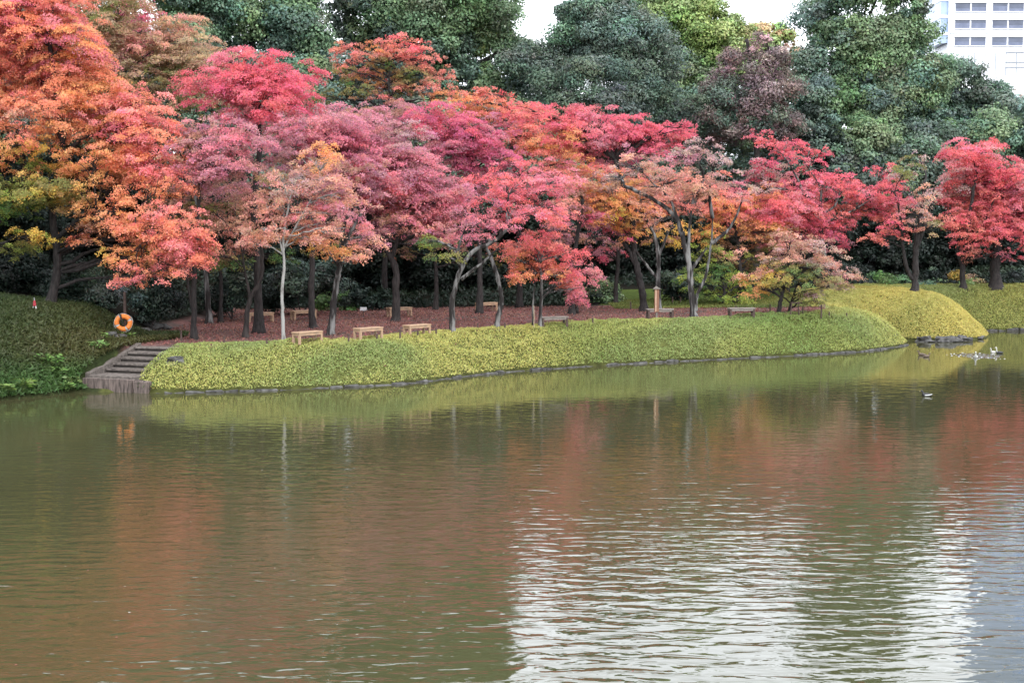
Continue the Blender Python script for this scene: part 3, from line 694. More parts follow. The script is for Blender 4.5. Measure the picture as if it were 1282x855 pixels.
maple('dark stemmed red maple behind the scarlet one at the right edge', ground(1247, 361), [
    (1262, 285, 28, 14, 'red/crimson', 1), (1290, 250, 25, 16, 'red', 1), (1240, 240, 26, 14, 'crimson', 1)],
    paths=[[(1247, 361), (1247, 330), (1250, 290), (1262, 250)]], r0=.42)

maple('olive brown maple deep between the coral and salmon ones', on_ground(275, 67), [
    (225, 248, 42, 18, 'brown/olive'), (285, 235, 42, 18, 'mauve/brown'), (250, 282, 44, 14, 'olive/brown'), (325, 245, 38, 20, 'salmon/brown'), (345, 322, 36, 9, 'olive/green'), (215, 300, 30, 12, 'olive/green'), (300, 275, 40, 14, 'brown/salmon'), (250, 318, 36, 9, 'olive/green'), (205, 225, 30, 16, 'brown/mauve')], r0=.12, dens=.9)
maple('shaded orange brown maple under the centre dome', on_ground(545, 76), [
    (470, 285, 42, 14, 'brown/mauve'), (525, 262, 46, 18, 'brown/orange'), (540, 300, 40, 10, 'brown/mauve'), (590, 305, 40, 11, 'mauve/brown'), (560, 230, 46, 20, 'mauve/pink'), (610, 232, 40, 18, 'pink/mauve'), (500, 318, 26, 7, 'olive/brown'), (625, 322, 26, 8, 'green/olive'), (440, 305, 30, 9, 'olive/brown')], r0=.15, dens=.9)
maple('shaded mauve and brown maple behind the orange gold one', on_ground(770, 80), [
    (740, 300, 40, 10, 'mauve/brown'), (700, 290, 40, 12, 'brown/mauve'), (760, 318, 34, 8, 'mauve/crimson'), (780, 240, 40, 20, 'brown/orange'), (735, 215, 40, 16, 'coral/red'), (830, 300, 30, 12, 'gold/brown'), (800, 220, 40, 16, 'coral/dusty'), (870, 230, 40, 18, 'coral/salmon')], r0=.15, dens=.9)
maple('crimson pink maple filling in left of the layered one', on_ground(985, 83), [
    (960, 215, 32, 18, 'crimson/dusty'), (1000, 235, 34, 16, 'crimson/pink'), (955, 262, 30, 18, 'coral/pink'), (1010, 262, 34, 18, 'crimson/coral'), (985, 300, 34, 16, 'coral/pink'), (1045, 305, 26, 12, 'crimson/mauve'), (930, 285, 24, 14, 'orange/coral')], r0=.15, dens=.9)

# --- tall evergreens behind
def ever(label, base, clumps, **k):
    k.setdefault('style', 'ever'); k.setdefault('twigs', 2); k.setdefault('r0', .4)
    return tree('evergreen_tree', label, base, clumps, group=G_EVER, **k)
ever('bluish green evergreen with rounded billows at the top left', on_ground(310, 90), [
    (300, 15, 72, 42, 'ebl/emid'), (372, 35, 44, 42, 'ebl/emid'), (240, 25, 46, 30, 'emid/ebl'), (345, 90, 46, 28, 'ebl'), (392, 75, 26, 30, 'ebl/edk'), (290, -50, 70, 40, 'ebl/emid'), (360, -40, 45, 40, 'ebl'), (280, 80, 40, 30, 'ebl'), (340, 140, 60, 30, 'edk'), (300, -100, 60, 40, 'ebl/emid'), (310, -180, 80, 70, 'ebl/emid'), (390, -150, 50, 50, 'ebl'), (230, -30, 46, 50, 'emid'), (400, 110, 40, 30, 'edk/ebl')])
ever('tall dark evergreen rising behind the coral maple at the far left', on_ground(60, 82), [
    (60, -70, 110, 70, 'edk/ebl'), (60, -190, 110, 80, 'edk/ebl'), (-60, -170, 90, 80, 'edk'), (180, -190, 80, 70, 'ebl/edk'), (160, -90, 70, 60, 'ebl/edk'), (-40, -60, 80, 70, 'edk'), (60, 30, 110, 50, 'edk/ebl'), (190, -30, 50, 40, 'ebl/edk'), (120, 90, 80, 40, 'edk'), (-20, 110, 80, 60, 'edk/esh')], dens=.8)
ever('tall mid green tree with open branches left of the dark dome', on_ground(545, 95), [
    (560, 15, 82, 38, 'emid'), (480, 15, 46, 36, 'emid/ebl'), (600, 68, 52, 34, 'emid/ebl'), (530, 60, 60, 30, 'emid/edk'), (606, 40, 22, 28, 'emid/elt'), (620, 100, 34, 22, 'emid'), (640, 128, 30, 20, 'edk/emid'), (648, 72, 22, 22, 'emid/ebl'), (662, 102, 24, 18, 'edk/emid'), (560, -50, 80, 40, 'emid'), (480, -40, 40, 35, 'emid'), (605, -30, 36, 28, 'emid'), (560, 105, 50, 22, 'emid/ebl'), (500, 110, 50, 30, 'edk'), (465, 60, 20, 20, 'edk'), (590, 140, 50, 25, 'edk/ebl'), (550, -110, 80, 45, 'emid'), (460, -95, 50, 45, 'emid'), (530, -190, 80, 60, 'emid'), (450, -180, 50, 60, 'emid/ebl'), (590, -160, 44, 50, 'emid'), (430, 20, 18, 22, 'edk'), (434, 52, 14, 16, 'edk'), (505, 20, 20, 20, 'emid'), (428, -60, 34, 50, 'emid/ebl'), (360, -110, 50, 50, 'ebl'), (590, -130, 40, 36, 'emid'), (430, 110, 36, 26, 'edk'), (600, -85, 36, 28, 'emid')], dens=.85, r0=.5,
    paths=[[(545, 340), (548, 250), (540, 150), (520, 60), (530, -20)], [(520, 70), (480, 40), (455, 20)], [(525, 60), (560, 25), (600, 20)], [(540, 130), (600, 80), (640, 60)]])
ever('dark blue green dome shaped evergreen filling the skyline left of centre', on_ground(742, 93), [
    (752, 44, 62, 38, 'edk/ebl'), (696, 84, 48, 32, 'edk/ebl'), (800, 82, 46, 42, 'edk/ebl'), (742, 112, 82, 34, 'edk'), (652, 82, 26, 22, 'edk'), (822, 122, 28, 28, 'edk/ebl'), (745, 15, 50, 18, 'ebl/edk'), (780, 50, 50, 32, 'ebl/edk'), (724, 46, 32, 26, 'ebl/edk'), (740, 150, 80, 26, 'edk')], dens=1.1, aspect=.4)
ever('tall yellow green camphor tree behind the dark dome', on_ground(850, 116), [
    (848, 28, 58, 36, 'elt'), (882, 62, 46, 26, 'elt/emid'), (818, 5, 36, 26, 'elt'), (860, -15, 44, 18, 'elt'), (860, 95, 50, 26, 'emid/elt'), (890, 30, 32, 28, 'elt'), (915, 55, 32, 26, 'elt'), (925, 85, 36, 26, 'elt/emid'), (800, 40, 30, 30, 'elt'), (866, 112, 44, 26, 'emid/edk'), (866, 145, 50, 26, 'edk/emid')], dens=.8, r0=.5,
    paths=[[(852, 340), (852, 200), (852, 80), (850, 40)], [(852, 80), (838, 55), (825, 30)], [(852, 75), (870, 50), (885, 30)]])
ever('pale yellow green treetop far behind the bare brown tree', on_ground(955, 122), [(950, 48, 36, 18, 'elt/tan'), (930, 55, 24, 16, 'elt'), (980, 60, 22, 20, 'elt/tan'), (955, 85, 40, 24, 'elt/emid')], dens=.8)
tree('bare_tree', 'brown mauve half bare tree with fine upright twigs between the evergreens', on_ground(945, 92), [
    (942, 85, 40, 30, 'ebr'), (922, 118, 50, 26, 'ebr/edk'), (892, 140, 40, 24, 'edk/ebr'), (970, 120, 32, 34, 'ebr/edk'), (960, 62, 24, 18, 'ebr/dusty'), (920, 155, 64, 24, 'edk/ebr'), (975, 155, 34, 24, 'ebr/edk')],
    paths=[[(950, 340), (948, 220), (945, 150), (940, 90), (935, 50)], [(948, 180), (965, 120), (975, 60)], [(946, 160), (920, 110), (905, 70)], [(960, 130), (985, 90), (990, 70)], [(975, 200), (978, 150), (984, 80), (980, 55)]], r0=.26, bark='brown', style='ever', dens=.62, twigs=14, group=G_EVER, aspect=.35)
ever('largest green evergreen with heavy rounded clumps right of centre', on_ground(1085, 98), [
    (1058, 28, 52, 36, 'emid/ebl'), (1112, 62, 54, 38, 'emid'), (1040, 88, 44, 36, 'emid/ebl'), (1152, 100, 38, 34, 'emid/ebl'), (1090, 118, 62, 36, 'emid/ebl'), (1020, 128, 30, 30, 'ebl/emid'), (1072, 165, 52, 22, 'emid'), (1150, 158, 40, 26, 'emid/ebl'), (1132, 15, 20, 30, 'emid/edk'),
    (1075, -30, 52, 36, 'emid'), (1085, 60, 40, 30, 'emid'), (1130, 130, 44, 26, 'emid/ebl'), (1040, 180, 36, 16, 'ebl'), (1160, 185, 30, 18, 'emid'), (1110, -60, 40, 24, 'emid'), (1110, 195, 44, 18, 'ebl/emid'), (1150, 205, 30, 14, 'edk/ebl')], dens=1.0, r0=.55,
    paths=[[(1085, 300), (1086, 210), (1088, 170), (1085, 110), (1080, 40)], [(1086, 195), (1070, 150), (1050, 110)], [(1087, 180), (1115, 130), (1140, 100)]])
ever('dark evergreen sloping down below the white building', on_ground(1225, 106), [
    (1205, 108, 34, 24, 'edk/ebl'), (1238, 138, 40, 28, 'edk/ebl'), (1200, 148, 36, 28, 'ebl/edk'), (1268, 160, 26, 24, 'edk/ebl'), (1230, 172, 50, 22, 'edk'), (1185, 95, 26, 22, 'ebl/emid'), (1300, 180, 30, 22, 'edk')], dens=1.05)
maple('small far coral maple at the right edge below the white building', on_ground(1278, 118), [(1276, 122, 12, 10, 'salmon/dusty'), (1290, 135, 18, 16, 'coral/dusty'), (1272, 138, 10, 10, 'dusty')], r0=.14)

# --- shaded wood: dark trees that close the view under the crowns
und = [(-150, 62, 110, 330, 'left of the frame under the coral maple'), (-50, 66, 90, 330, 'behind the left slope at the left edge'), (55, 72, 80, 330, 'behind the small red and white stand'), (140, 76, 80, 320, 'behind the lifebuoy post'), (225, 82, 70, 290, 'behind the forked trunk nearest the steps'),
       (305, 84, 70, 270, 'behind the farthest left bench'), (380, 86, 70, 290, 'behind the white trunks'), (455, 87, 70, 290, 'behind the small white plant label'), (530, 88, 70, 240, 'behind the leaning grey trunk'), (605, 89, 70, 230, 'behind the farthest wooden bench'), (680, 91, 66, 220, 'behind the clipped round bush'),
       (750, 94, 62, 200, 'left of the wooden sign post'), (815, 95, 60, 215, 'behind the wooden sign post'), (880, 97, 60, 225, 'behind the half bare maple'), (945, 98, 60, 215, 'behind the propped small maple'), (1015, 96, 60, 200, 'under the layered crimson maple'), (1090, 95, 60, 180, 'behind the clipped green hedge'), (1165, 97, 60, 180, 'behind the forked trunk of the far bank'),
       (1240, 98, 60, 185, 'behind the scarlet maple'), (1320, 98, 60, 200, 'at the right edge of the wood')]
for i, (px, Y, rx, ht, where) in enumerate(und):
    b = on_ground(px, Y); yb = 427.5 - F * math.tan(math.atan((b[2] - EYE) / Y) + PITCH)
    up = ('edk/emid', 'edk/ebl', 'emid/ebl', 'edk/esh')[i % 4]
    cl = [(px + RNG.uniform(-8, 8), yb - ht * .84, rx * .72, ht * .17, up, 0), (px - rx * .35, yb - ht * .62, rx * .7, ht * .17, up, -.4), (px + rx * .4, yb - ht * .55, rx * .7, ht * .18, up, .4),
          (px - rx * .45, yb - ht * .32, rx * .65, ht * .18, 'ebk/esh', -.6), (px + rx * .5, yb - ht * .26, rx * .65, ht * .18, 'ebk/esh', -.5), (px, yb - ht * .09, rx * .9, ht * .12, 'ebk', -.3)]  # lower clumps near black: shade of the wood put into leaf colour
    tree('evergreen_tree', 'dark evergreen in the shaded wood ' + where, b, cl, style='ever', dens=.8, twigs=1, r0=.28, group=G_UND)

# --- shrubs
def shrub(label, base, clumps, mat_=None, dens=1.0, name='shrub'):
    base = np.asarray(base, float)
    C, N, S, K_, cen = crown_leaves(base[1], clumps, 'shrub', dens, base)
    root = thing(name, label, 'shrub', base, 0, G_SHR)
    link('foliage', leaf_mesh('foliage', C, N, S, K_, .5), M_EVER, root)
    mb = MB()
    for c, R in cen:
        mb.tube(np.array([[RNG.normal(0, .05), RNG.normal(0, .05), -.05], (c - base) * .5, c - base]), [.04, .03, .012], 5)
    mb.build('stem', BARK['dark'], root)
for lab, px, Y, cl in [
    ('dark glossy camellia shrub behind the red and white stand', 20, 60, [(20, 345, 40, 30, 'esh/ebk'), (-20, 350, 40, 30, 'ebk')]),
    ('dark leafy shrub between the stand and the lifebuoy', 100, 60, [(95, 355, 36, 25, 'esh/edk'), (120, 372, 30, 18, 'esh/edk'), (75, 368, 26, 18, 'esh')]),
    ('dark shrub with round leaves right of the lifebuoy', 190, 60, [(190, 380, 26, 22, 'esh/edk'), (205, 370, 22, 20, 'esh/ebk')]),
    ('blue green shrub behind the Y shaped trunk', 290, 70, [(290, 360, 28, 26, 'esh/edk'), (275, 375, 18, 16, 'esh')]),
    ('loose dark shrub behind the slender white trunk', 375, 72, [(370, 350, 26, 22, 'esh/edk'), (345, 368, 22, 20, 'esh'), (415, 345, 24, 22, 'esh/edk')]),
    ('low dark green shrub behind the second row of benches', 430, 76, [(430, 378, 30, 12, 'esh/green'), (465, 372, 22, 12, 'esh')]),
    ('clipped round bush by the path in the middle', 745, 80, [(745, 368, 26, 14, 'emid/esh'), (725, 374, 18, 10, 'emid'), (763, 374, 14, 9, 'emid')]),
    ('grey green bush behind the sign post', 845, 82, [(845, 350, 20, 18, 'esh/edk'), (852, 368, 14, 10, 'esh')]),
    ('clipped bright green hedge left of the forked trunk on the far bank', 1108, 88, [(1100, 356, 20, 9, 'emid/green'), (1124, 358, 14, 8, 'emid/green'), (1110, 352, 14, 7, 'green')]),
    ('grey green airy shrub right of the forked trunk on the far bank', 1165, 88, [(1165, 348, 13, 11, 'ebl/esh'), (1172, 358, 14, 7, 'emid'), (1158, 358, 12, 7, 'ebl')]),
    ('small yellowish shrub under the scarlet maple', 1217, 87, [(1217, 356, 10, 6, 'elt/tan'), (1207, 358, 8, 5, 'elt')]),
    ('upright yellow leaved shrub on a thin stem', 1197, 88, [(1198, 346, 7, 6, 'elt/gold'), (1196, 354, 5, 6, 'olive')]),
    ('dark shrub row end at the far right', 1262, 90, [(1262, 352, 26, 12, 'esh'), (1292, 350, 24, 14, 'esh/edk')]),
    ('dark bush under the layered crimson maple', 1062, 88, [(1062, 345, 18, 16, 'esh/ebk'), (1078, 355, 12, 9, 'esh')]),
]:
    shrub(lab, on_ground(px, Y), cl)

# ------------------------------------------------------------------ ground cover
def cover(name, label, cat, n, box, keep, Lr, colf, aspect=.3, lean=.55, matl=None, off=.04):
    x = RNG.uniform(box[0], box[1], n * 3); y = RNG.uniform(box[2], box[3], n * 3)
    d = sdist(x, y); Hc, Wd = fields(x, y); u, v = stair_uv(x, y)
    stairs = (u > -1.17) & (u < .85) & (v > -.3) & (v < STL + .1)
    k = keep(x, y, d, Wd) & ~stairs
    x, y, d = x[k][:n], y[k][:n], d[k][:n]; N = len(x)
    z = height(x, y)
    e = .1
    gxn = (height(x + e, y, False) - height(x - e, y, False)) / (2 * e); gyn = (height(x, y + e, False) - height(x, y - e, False)) / (2 * e)
    gn = np.c_[-np.clip(gxn, -1.2, 1.2), -np.clip(gyn, -1.2, 1.2), np.ones(N)]; gn /= np.linalg.norm(gn, axis=1)[:, None]
    Ls = RNG.uniform(Lr[0], Lr[1], N)
    u_ = gn * (1 - lean) + RNG.normal(0, lean, (N, 3)); u_ /= np.linalg.norm(u_, axis=1)[:, None]
    nn = gn + RNG.normal(0, .5, (N, 3)); v_ = np.cross(nn, u_); v_ /= np.linalg.norm(v_, axis=1)[:, None] + 1e-9
    c = np.c_[x, y, z] + gn * (off + .05 * np.clip(wob(np.c_[x, y], 2.6, 21), -.6, 1.2) * (n > 70000) + .035 * wob(np.c_[x, y], 6.0, 11) * (n > 70000) + RNG.uniform(0, 1, N) * Lr[1] * .35)[:, None]
    col = colf(np.c_[x, y], d) * np.exp(RNG.normal(0, .13, N))[:, None] * np.exp(RNG.normal(0, .06, (N, 3)))
    me = kite_mesh(name, c, u_, v_, Ls, col, aspect)
    return tag(link(name, me, matl or M_GRASS), label, cat, kind='stuff')

def mixc(a, b_, f):
    f = np.clip(f, 0, 1)[:, None]; return np.array(a) * (1 - f) + np.array(b_) * f
def c_bank(p, d):
    c = mixc((.235, .285, .095), (.40, .385, .115), .5 + .6 * wob(p, .55, 2) + .4 * wob(p, 1.9, 9))
    g = np.clip(wob(p, .42, 13) - .45, 0, 1)[:, None] * .5
    return c * (1 - g) + np.array((.12, .22, .05)) * g
cover('bamboo_grass', 'dwarf bamboo covering the long front bank in yellow green', 'ground cover', 300000, (-14.5, 21, 49.5, 80),
      lambda x, y, d, w: (d > -.03) & (d < w + .25 + .15 * wob(np.c_[x, y], 1.5)) & (x > -13.6) & (y < 73.8 - .12 * np.clip(x - 15, 0, 9)), (.06, .13), c_bank)
cover('bamboo_grass', 'golden yellow dwarf bamboo on the rounded mound at the right', 'ground cover', 130000, (15, 27, 73.5, 84.5),
      lambda x, y, d, w: (d > .0) & (d < w + 3.5) & (y > 73.9) & (x < 25.99) & (x > 15.6 + .0 * y) & (y < 81.2 + .25 * (24 - x)), (.06, .13),
      lambda p, d: mixc((.28, .29, .09), (.47, .40, .115), .62 + .4 * wob(p, .6, 4) + .25 * sstep(15, 21, p[:, 0]) - .1))
cover('bamboo_grass', 'olive green dwarf bamboo on the far right bank', 'ground cover', 110000, (17, 42, 79, 89),
      lambda x, y, d, w: (d > -.02) & (d < w + 3.0) & ((x > 26) | (y > 81.2 + .25 * (24 - x))), (.07, .15),
      lambda p, d: mixc((.20, .23, .075), (.30, .30, .085), .5 + .6 * wob(p, .6, 6)))
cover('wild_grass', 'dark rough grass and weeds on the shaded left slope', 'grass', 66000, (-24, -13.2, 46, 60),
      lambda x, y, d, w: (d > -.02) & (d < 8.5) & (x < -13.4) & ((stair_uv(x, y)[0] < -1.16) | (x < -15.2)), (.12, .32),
      lambda p, d: mixc(mixc((.028, .055, .018), (.062, .062, .020), .5 + .7 * wob(p, .5, 3)), (.05, .10, .025), sstep(1.6, .2, d) * .9 + .0), .22)  # dark greens for other plants, with the overhanging maple's shade mixed in
cover('grass_verge', 'low green grass verge behind the leaf strewn clearing', 'grass', 26000, (4, 19, 72, 82),
      lambda x, y, d, w: (d > w + .3) & (y > 74.0 + .35 * wob(np.c_[x, y], .5, 5) + .12 * np.clip(10 - x, -8, 9)) & (x > 5.4) & (x < 16.2), (.08, .18),
      lambda p, d: mixc((.09, .12, .03), (.15, .16, .04), .5 + .6 * wob(p, .7, 8)), .25)
cover('fallen_leaves', 'fallen red brown maple leaves scattered over the clearing', 'leaf litter', 26000, (-15.2, 17, 52, 78),
      lambda x, y, d, w: ((d > w - .3) | ((d > .6) & (RNG.uniform(size=len(x)) < .035))) & (x > -15) & (y < 78), (.06, .12),
      lambda p, d: np.array([(.27, .11, .10), (.20, .09, .075), (.30, .16, .12), (.14, .08, .07)])[RNG.integers(0, 4, len(p))], .7, .85, M_MAPLE, .01)

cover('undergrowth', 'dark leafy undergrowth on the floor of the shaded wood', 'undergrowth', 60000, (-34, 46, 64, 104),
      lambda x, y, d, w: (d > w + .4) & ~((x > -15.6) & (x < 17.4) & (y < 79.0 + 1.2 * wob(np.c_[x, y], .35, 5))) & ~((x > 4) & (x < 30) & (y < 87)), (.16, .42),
      lambda p, d: mixc((.010, .018, .012), (.022, .036, .020), .5 + .6 * wob(p, .5, 14)), .4, .6, M_EVER, .1)  # shade under the canopy is put into these leaf greens
fl = np.array([water(RNG.uniform(0, 1282), RNG.uniform(500, 850) ** 1.0) for _ in range(110)])
fm = leaf_mesh('floating_leaves', np.c_[fl, np.full(len(fl), .006)], np.tile([0, 0, 1.], (len(fl), 1)) + RNG.normal(0, .03, (len(fl), 3)), RNG.uniform(.025, .055, len(fl)),
               np.array([(.30, .26, .20), (.30, .10, .08), (.26, .16, .07), (.42, .40, .36)])[RNG.integers(0, 4, len(fl))])
tag(link('floating_leaves', fm, M_GRASS), 'tiny fallen leaves and feathers floating on the pond', 'floating leaves', kind='stuff')

# broad leaved weeds on the left slope
def weed(label, base, n, sz, colr):
    root = thing('leafy_weed', label, 'plant', base, 0, 'leafy weeds on the left slope')
    th = RNG.uniform(0, 6.28, n); r = np.sqrt(RNG.uniform(0, 1, n)) * sz
    h = RNG.uniform(.08, sz * .75, n)
    c = np.c_[r * np.cos(th), r * np.sin(th) * .6, h]
    u = np.c_[np.cos(th), np.sin(th) - .3, RNG.uniform(-.3, .6, n)]; u /= np.linalg.norm(u, axis=1)[:, None]
    nn = np.c_[np.zeros(n), -np.full(n, .5), np.ones(n)] + RNG.normal(0, .35, (n, 3)); v = np.cross(nn, u); v /= np.linalg.norm(v, axis=1)[:, None]
    col_ = np.array(colr) * .72 * np.exp(RNG.normal(0, .25, n))[:, None] * np.exp(RNG.normal(0, .08, (n, 3)))
    link('foliage', kite_mesh('foliage', c, u, v, RNG.uniform(.16, .3, n), col_, .35), M_GRASS, root)
    mb = MB()
    for i in range(0, n, 3): mb.tube(np.array([[c[i, 0] * .3, c[i, 1] * .3, -.05], [c[i, 0] * .7, c[i, 1] * .7, h[i] * .6], c[i]]), [.008, .006, .004], 4)
    mb.build('stem', M_GREENSTEM, root)
M_GREENSTEM = plain('green_stem', (.06, .10, .03), (.09, .12, .04), 9)
for lab, px, py, n, sz, c in [
    ('bright fern like weed halfway down the left slope', 60, 458, 90, .55, (.12, .24, .05)), ('second bright weed just below the fern like one', 72, 470, 60, .4, (.14, .24, .06)),
    ('pale leaved weed in the corner beside the landing wall', 90, 482, 70, .35, (.26, .34, .12)), ('yellow green weed at the foot of the left slope', 28, 488, 80, .45, (.16, .24, .05)),
    ('weed at the waterline near the left edge', 5, 493, 70, .4, (.14, .22, .05)), ('leafy weed on the slope left of the steps kerb', 122, 438, 60, .4, (.16, .26, .07)),
    ('light green weed under the lifebuoy', 128, 425, 50, .3, (.2, .3, .08)), ('weed by the upper end of the steps kerb', 158, 425, 50, .35, (.15, .22, .06)),
    ('weed sprouting at the right end of the landing wall', 184, 487, 60, .3, (.10, .2, .04)), ('green tuft between the fern like weed and the landing', 82, 492, 50, .3, (.13, .22, .05))]:
    weed(lab, ground(px, py), n, sz, c)

# ------------------------------------------------------------------ benches
def make_bench(name, top, legm, label, cat, group):
    r = thing(name, label, cat, (0, 0, 0), 0, group)
    mb = MB(); mb.box((0, 0, .435), (1.27, .42, .055), bev=.008); mb.build('seat', top, r)
    for sx in (-1, 1):
        for sy in (-1, 1):
            mb = MB(); mb.box((sx * .565, sy * .16, .20), (.09, .085, .41), bev=.006); mb.build('leg', legm, r)
    mb = MB()
    for sy in (-1, 1): mb.box((0, sy * .17, .362), (1.036, .045, .088), bev=.004)
    for sx in (-1, 1): mb.box((sx * .575, 0, .362), (.045, .231, .088), bev=.004)
    mb.build('apron', top, r)
    return r
def copy_thing(src, loc, rz, label):
    c = src.copy(); COL.objects.link(c); c.location = [float(v) for v in loc]; c.rotation_euler = (0, 0, rz); c['label'] = label
    for ch in src.children:
        d = ch.copy(); COL.objects.link(d); d.parent = c
    return c
def yaw_of(p1, p2): return math.atan2(p2[1] - p1[1], p2[0] - p1[0])
wb = make_bench('park_bench', M_WOOD, M_WOOD, 'x', 'bench', 'wooden benches in the clearing')
for k, (px, py, rz, lab) in enumerate([
        (385, 430.2, 52, 'nearest honey coloured wooden bench, left of the other two by the grass crest'),
        (461, 425.0, 50, 'middle one of the three honey coloured benches along the grass crest'),
        (522, 420.7, 50, 'right one of the three honey coloured benches along the grass crest'),
        (380, 400.5, 38, 'wooden bench behind the dark trunk, between the two white trunks'),
        (500, 396.5, 32, 'wooden bench behind the flared dark trunk in the middle of the clearing'),
        (609, 390.0, 44, 'farthest wooden bench, seen left of the bent white flanked trunk'),
        (326, 403.5, 25, 'wooden bench farthest left, behind the Y shaped trunk')]):
    p = ground(px, py); yw = math.radians(rz)
    if k == 0: wb.location = p; wb.rotation_euler = (0, 0, yw); wb['label'] = lab
    else: copy_thing(wb, p, yw, lab)
gb = make_bench('park_bench', M_OLDW, M_DARKW, 'x', 'bench', 'grey benches on the bank top')
for k, (px, py, rz, lab) in enumerate([
        (693, 409.5, 22, 'weathered grey bench beside the small round scarlet maple'), (826, 399.0, 8, 'weathered grey bench in front of the wooden sign post'), (928, 397.6, 8, 'weathered grey bench right of the half bare maple')]):
    p = ground(px, py)
    if k == 0: gb.location = p; gb.rotation_euler = (0, 0, math.radians(rz)); gb['label'] = lab
    else: copy_thing(gb, p, math.radians(rz), lab); 

# ------------------------------------------------------------------ sign post, plant label, stand, stakes, prop frame
p = ground(822, 401)
sg = thing('sign_post', 'tall narrow wooden sign with a pointed cap behind a grey bench', 'sign', p, math.radians(12)); sg.scale = (.85, .85, .74)
mb = MB(); mb.box((.02, .07, .55), (.075, .075, 1.2)); mb.build('post', M_OLDW, sg)
mb = MB(); mb.box((0, 0, 1.22), (.26, .05, 1.42), bev=.006); mb.build('board', M_SIGNW, sg)
mb = MB(); mb.box((-.055, -.030, 1.22), (.035, .008, 1.36)); mb.build('trim', plain('pale_wood', (.62, .45, .33), (.5, .35, .25), 8), sg)
mb = MB()
mb.add([(-.2, -.09, 1.93), (.2, -.09, 1.93), (.2, .11, 1.93), (-.2, .11, 1.93), (-.02, -.09, 2.1), (-.02, .11, 2.1)], [(0, 3, 2, 1), (0, 1, 4), (2, 3, 5), (1, 2, 5, 4), (3, 0, 4, 5)])
mb.build('cap', M_OLDW, sg)

p = ground(455, 396)
pl = thing('plant_label', 'small white plant label on a thin dark stake at the wood edge', 'label', p, 0)
mb = MB(); mb.box((0, .03, .14), (.035, .035, .34)); mb.build('stake', M_DARKW, pl)
mb = MB(); mb.box((0, 0, .36), (.34, .02, .17), bev=.004); mb.build('plate', plain('label_white', (.5, .5, .5), (.7, .7, .7), 14), pl)

p = ground(43.5, 391)
ms = thing('marker_stand', 'small red and white stand on the crest of the left slope', 'stand', p, 0); ms.scale = (.8, .8, .85)
for s in (-1, 1):
    mb = MB(); mb.tube([(s * .12, 0, -.03), (s * .045, 0, .29)], [.034, .034], 8); mb.build('leg', M_GREYF, ms)
mb = MB(); mb.tube([(0, 0, .27), (0, 0, .3), (0, 0, .5), (0, 0, .53)], [.07, .085, .055, .03], 10); mb.build('body', M_RED, ms)
mb = MB(); mb.tube([(0, 0, .525), (-.015, 0, .66)], [.03, .022], 8); mb.build('tip', M_GREY, ms)

G_ST = 'short wooden stakes round the clearing'
proto = None
for px, py, h, lab in [
    (227, 427.5, .42, 'short dark stake on the crest beside the steps'), (281, 429.5, .28, 'short dark stake right of the forked trunk nearest the steps'), (334, 432.5, .28, 'short dark stake left of the slender white trunk'), (436.5, 429.5, .36, 'short wooden stake left of the middle honey coloured bench'),
    (472, 427.5, .3, 'short dark stake before the middle honey coloured bench'), (501, 426, .44, 'tallest dark stake, left of the right honey coloured bench'), (523, 422.5, .3, 'short dark stake before the right honey coloured bench'), (546, 420.5, .3, 'short dark stake right of the three honey benches'), (598, 414.5, .34, 'thin dark stake left of the bent trunk'),
    (632, 413.5, .32, 'thin dark stake right of the bent trunk'), (742, 407.5, .32, 'dark stake on the crest right of the first grey bench'), (789.5, 388, .42, 'stout dark stake at the path end left of the sign post'), (842, 381, .4, 'dark stake on the verge just right of the sign post'), (852, 381, .4, 'dark stake on the verge, second right of the sign post'),
    (921, 392, .36, 'dark stake behind the right grey bench'), (964, 391.5, .42, 'dark stake left of the propped small maple'), (1005, 394, .42, 'dark stake right of the prop frame'), (1028, 401, .75, 'tallest dark stake near the end of the point'), (1038, 398, .3, 'last short stake at the end of the point'), (1060.0, 398.0, .25, 'low stake in the grass at the tip side')]:
    p = ground(px, py)
    if proto is None:
        mb = MB(); mb.tube([(0, 0, -.12), (0, 0, .96), (0, 0, 1.0)], [.038, .036, .02], 7); proto = mb.build('wooden_stake', M_DARKW); o = proto
    else:
        o = proto.copy(); COL.objects.link(o)
    o.location = p; o.scale = (1, 1, h); tag(o, lab, 'stake', G_ST)

p = ground(995, 397.5)
fr = thing('tree_prop', 'dark wooden prop frame supporting the small pink maple', 'tree prop', p, math.radians(15))
for s in (-1, 1):
    mb = MB(); mb.tube([(s * .26, s * .06, -.1), (s * .17, 0, .72)], [.033, .03], 7); mb.build('leg', M_DARKW, fr)
mb = MB(); mb.tube([(-.26, -.035, .69), (.26, -.035, .69)], [.032, .032], 7); mb.build('crossbar', M_DARKW, fr)
p = ground(668, 413)
mb = MB(); mb.tube([(0, 0, -.1), (.02, 0, .5), (.01, 0, 1.05)], [.022, .02, .018], 7)
o = mb.build('bamboo_pole', plain('pale_pole', (.34, .28, .2), (.24, .2, .14), 9)); o.location = p; tag(o, 'thin pale pole upright left of the small scarlet maple', 'pole')

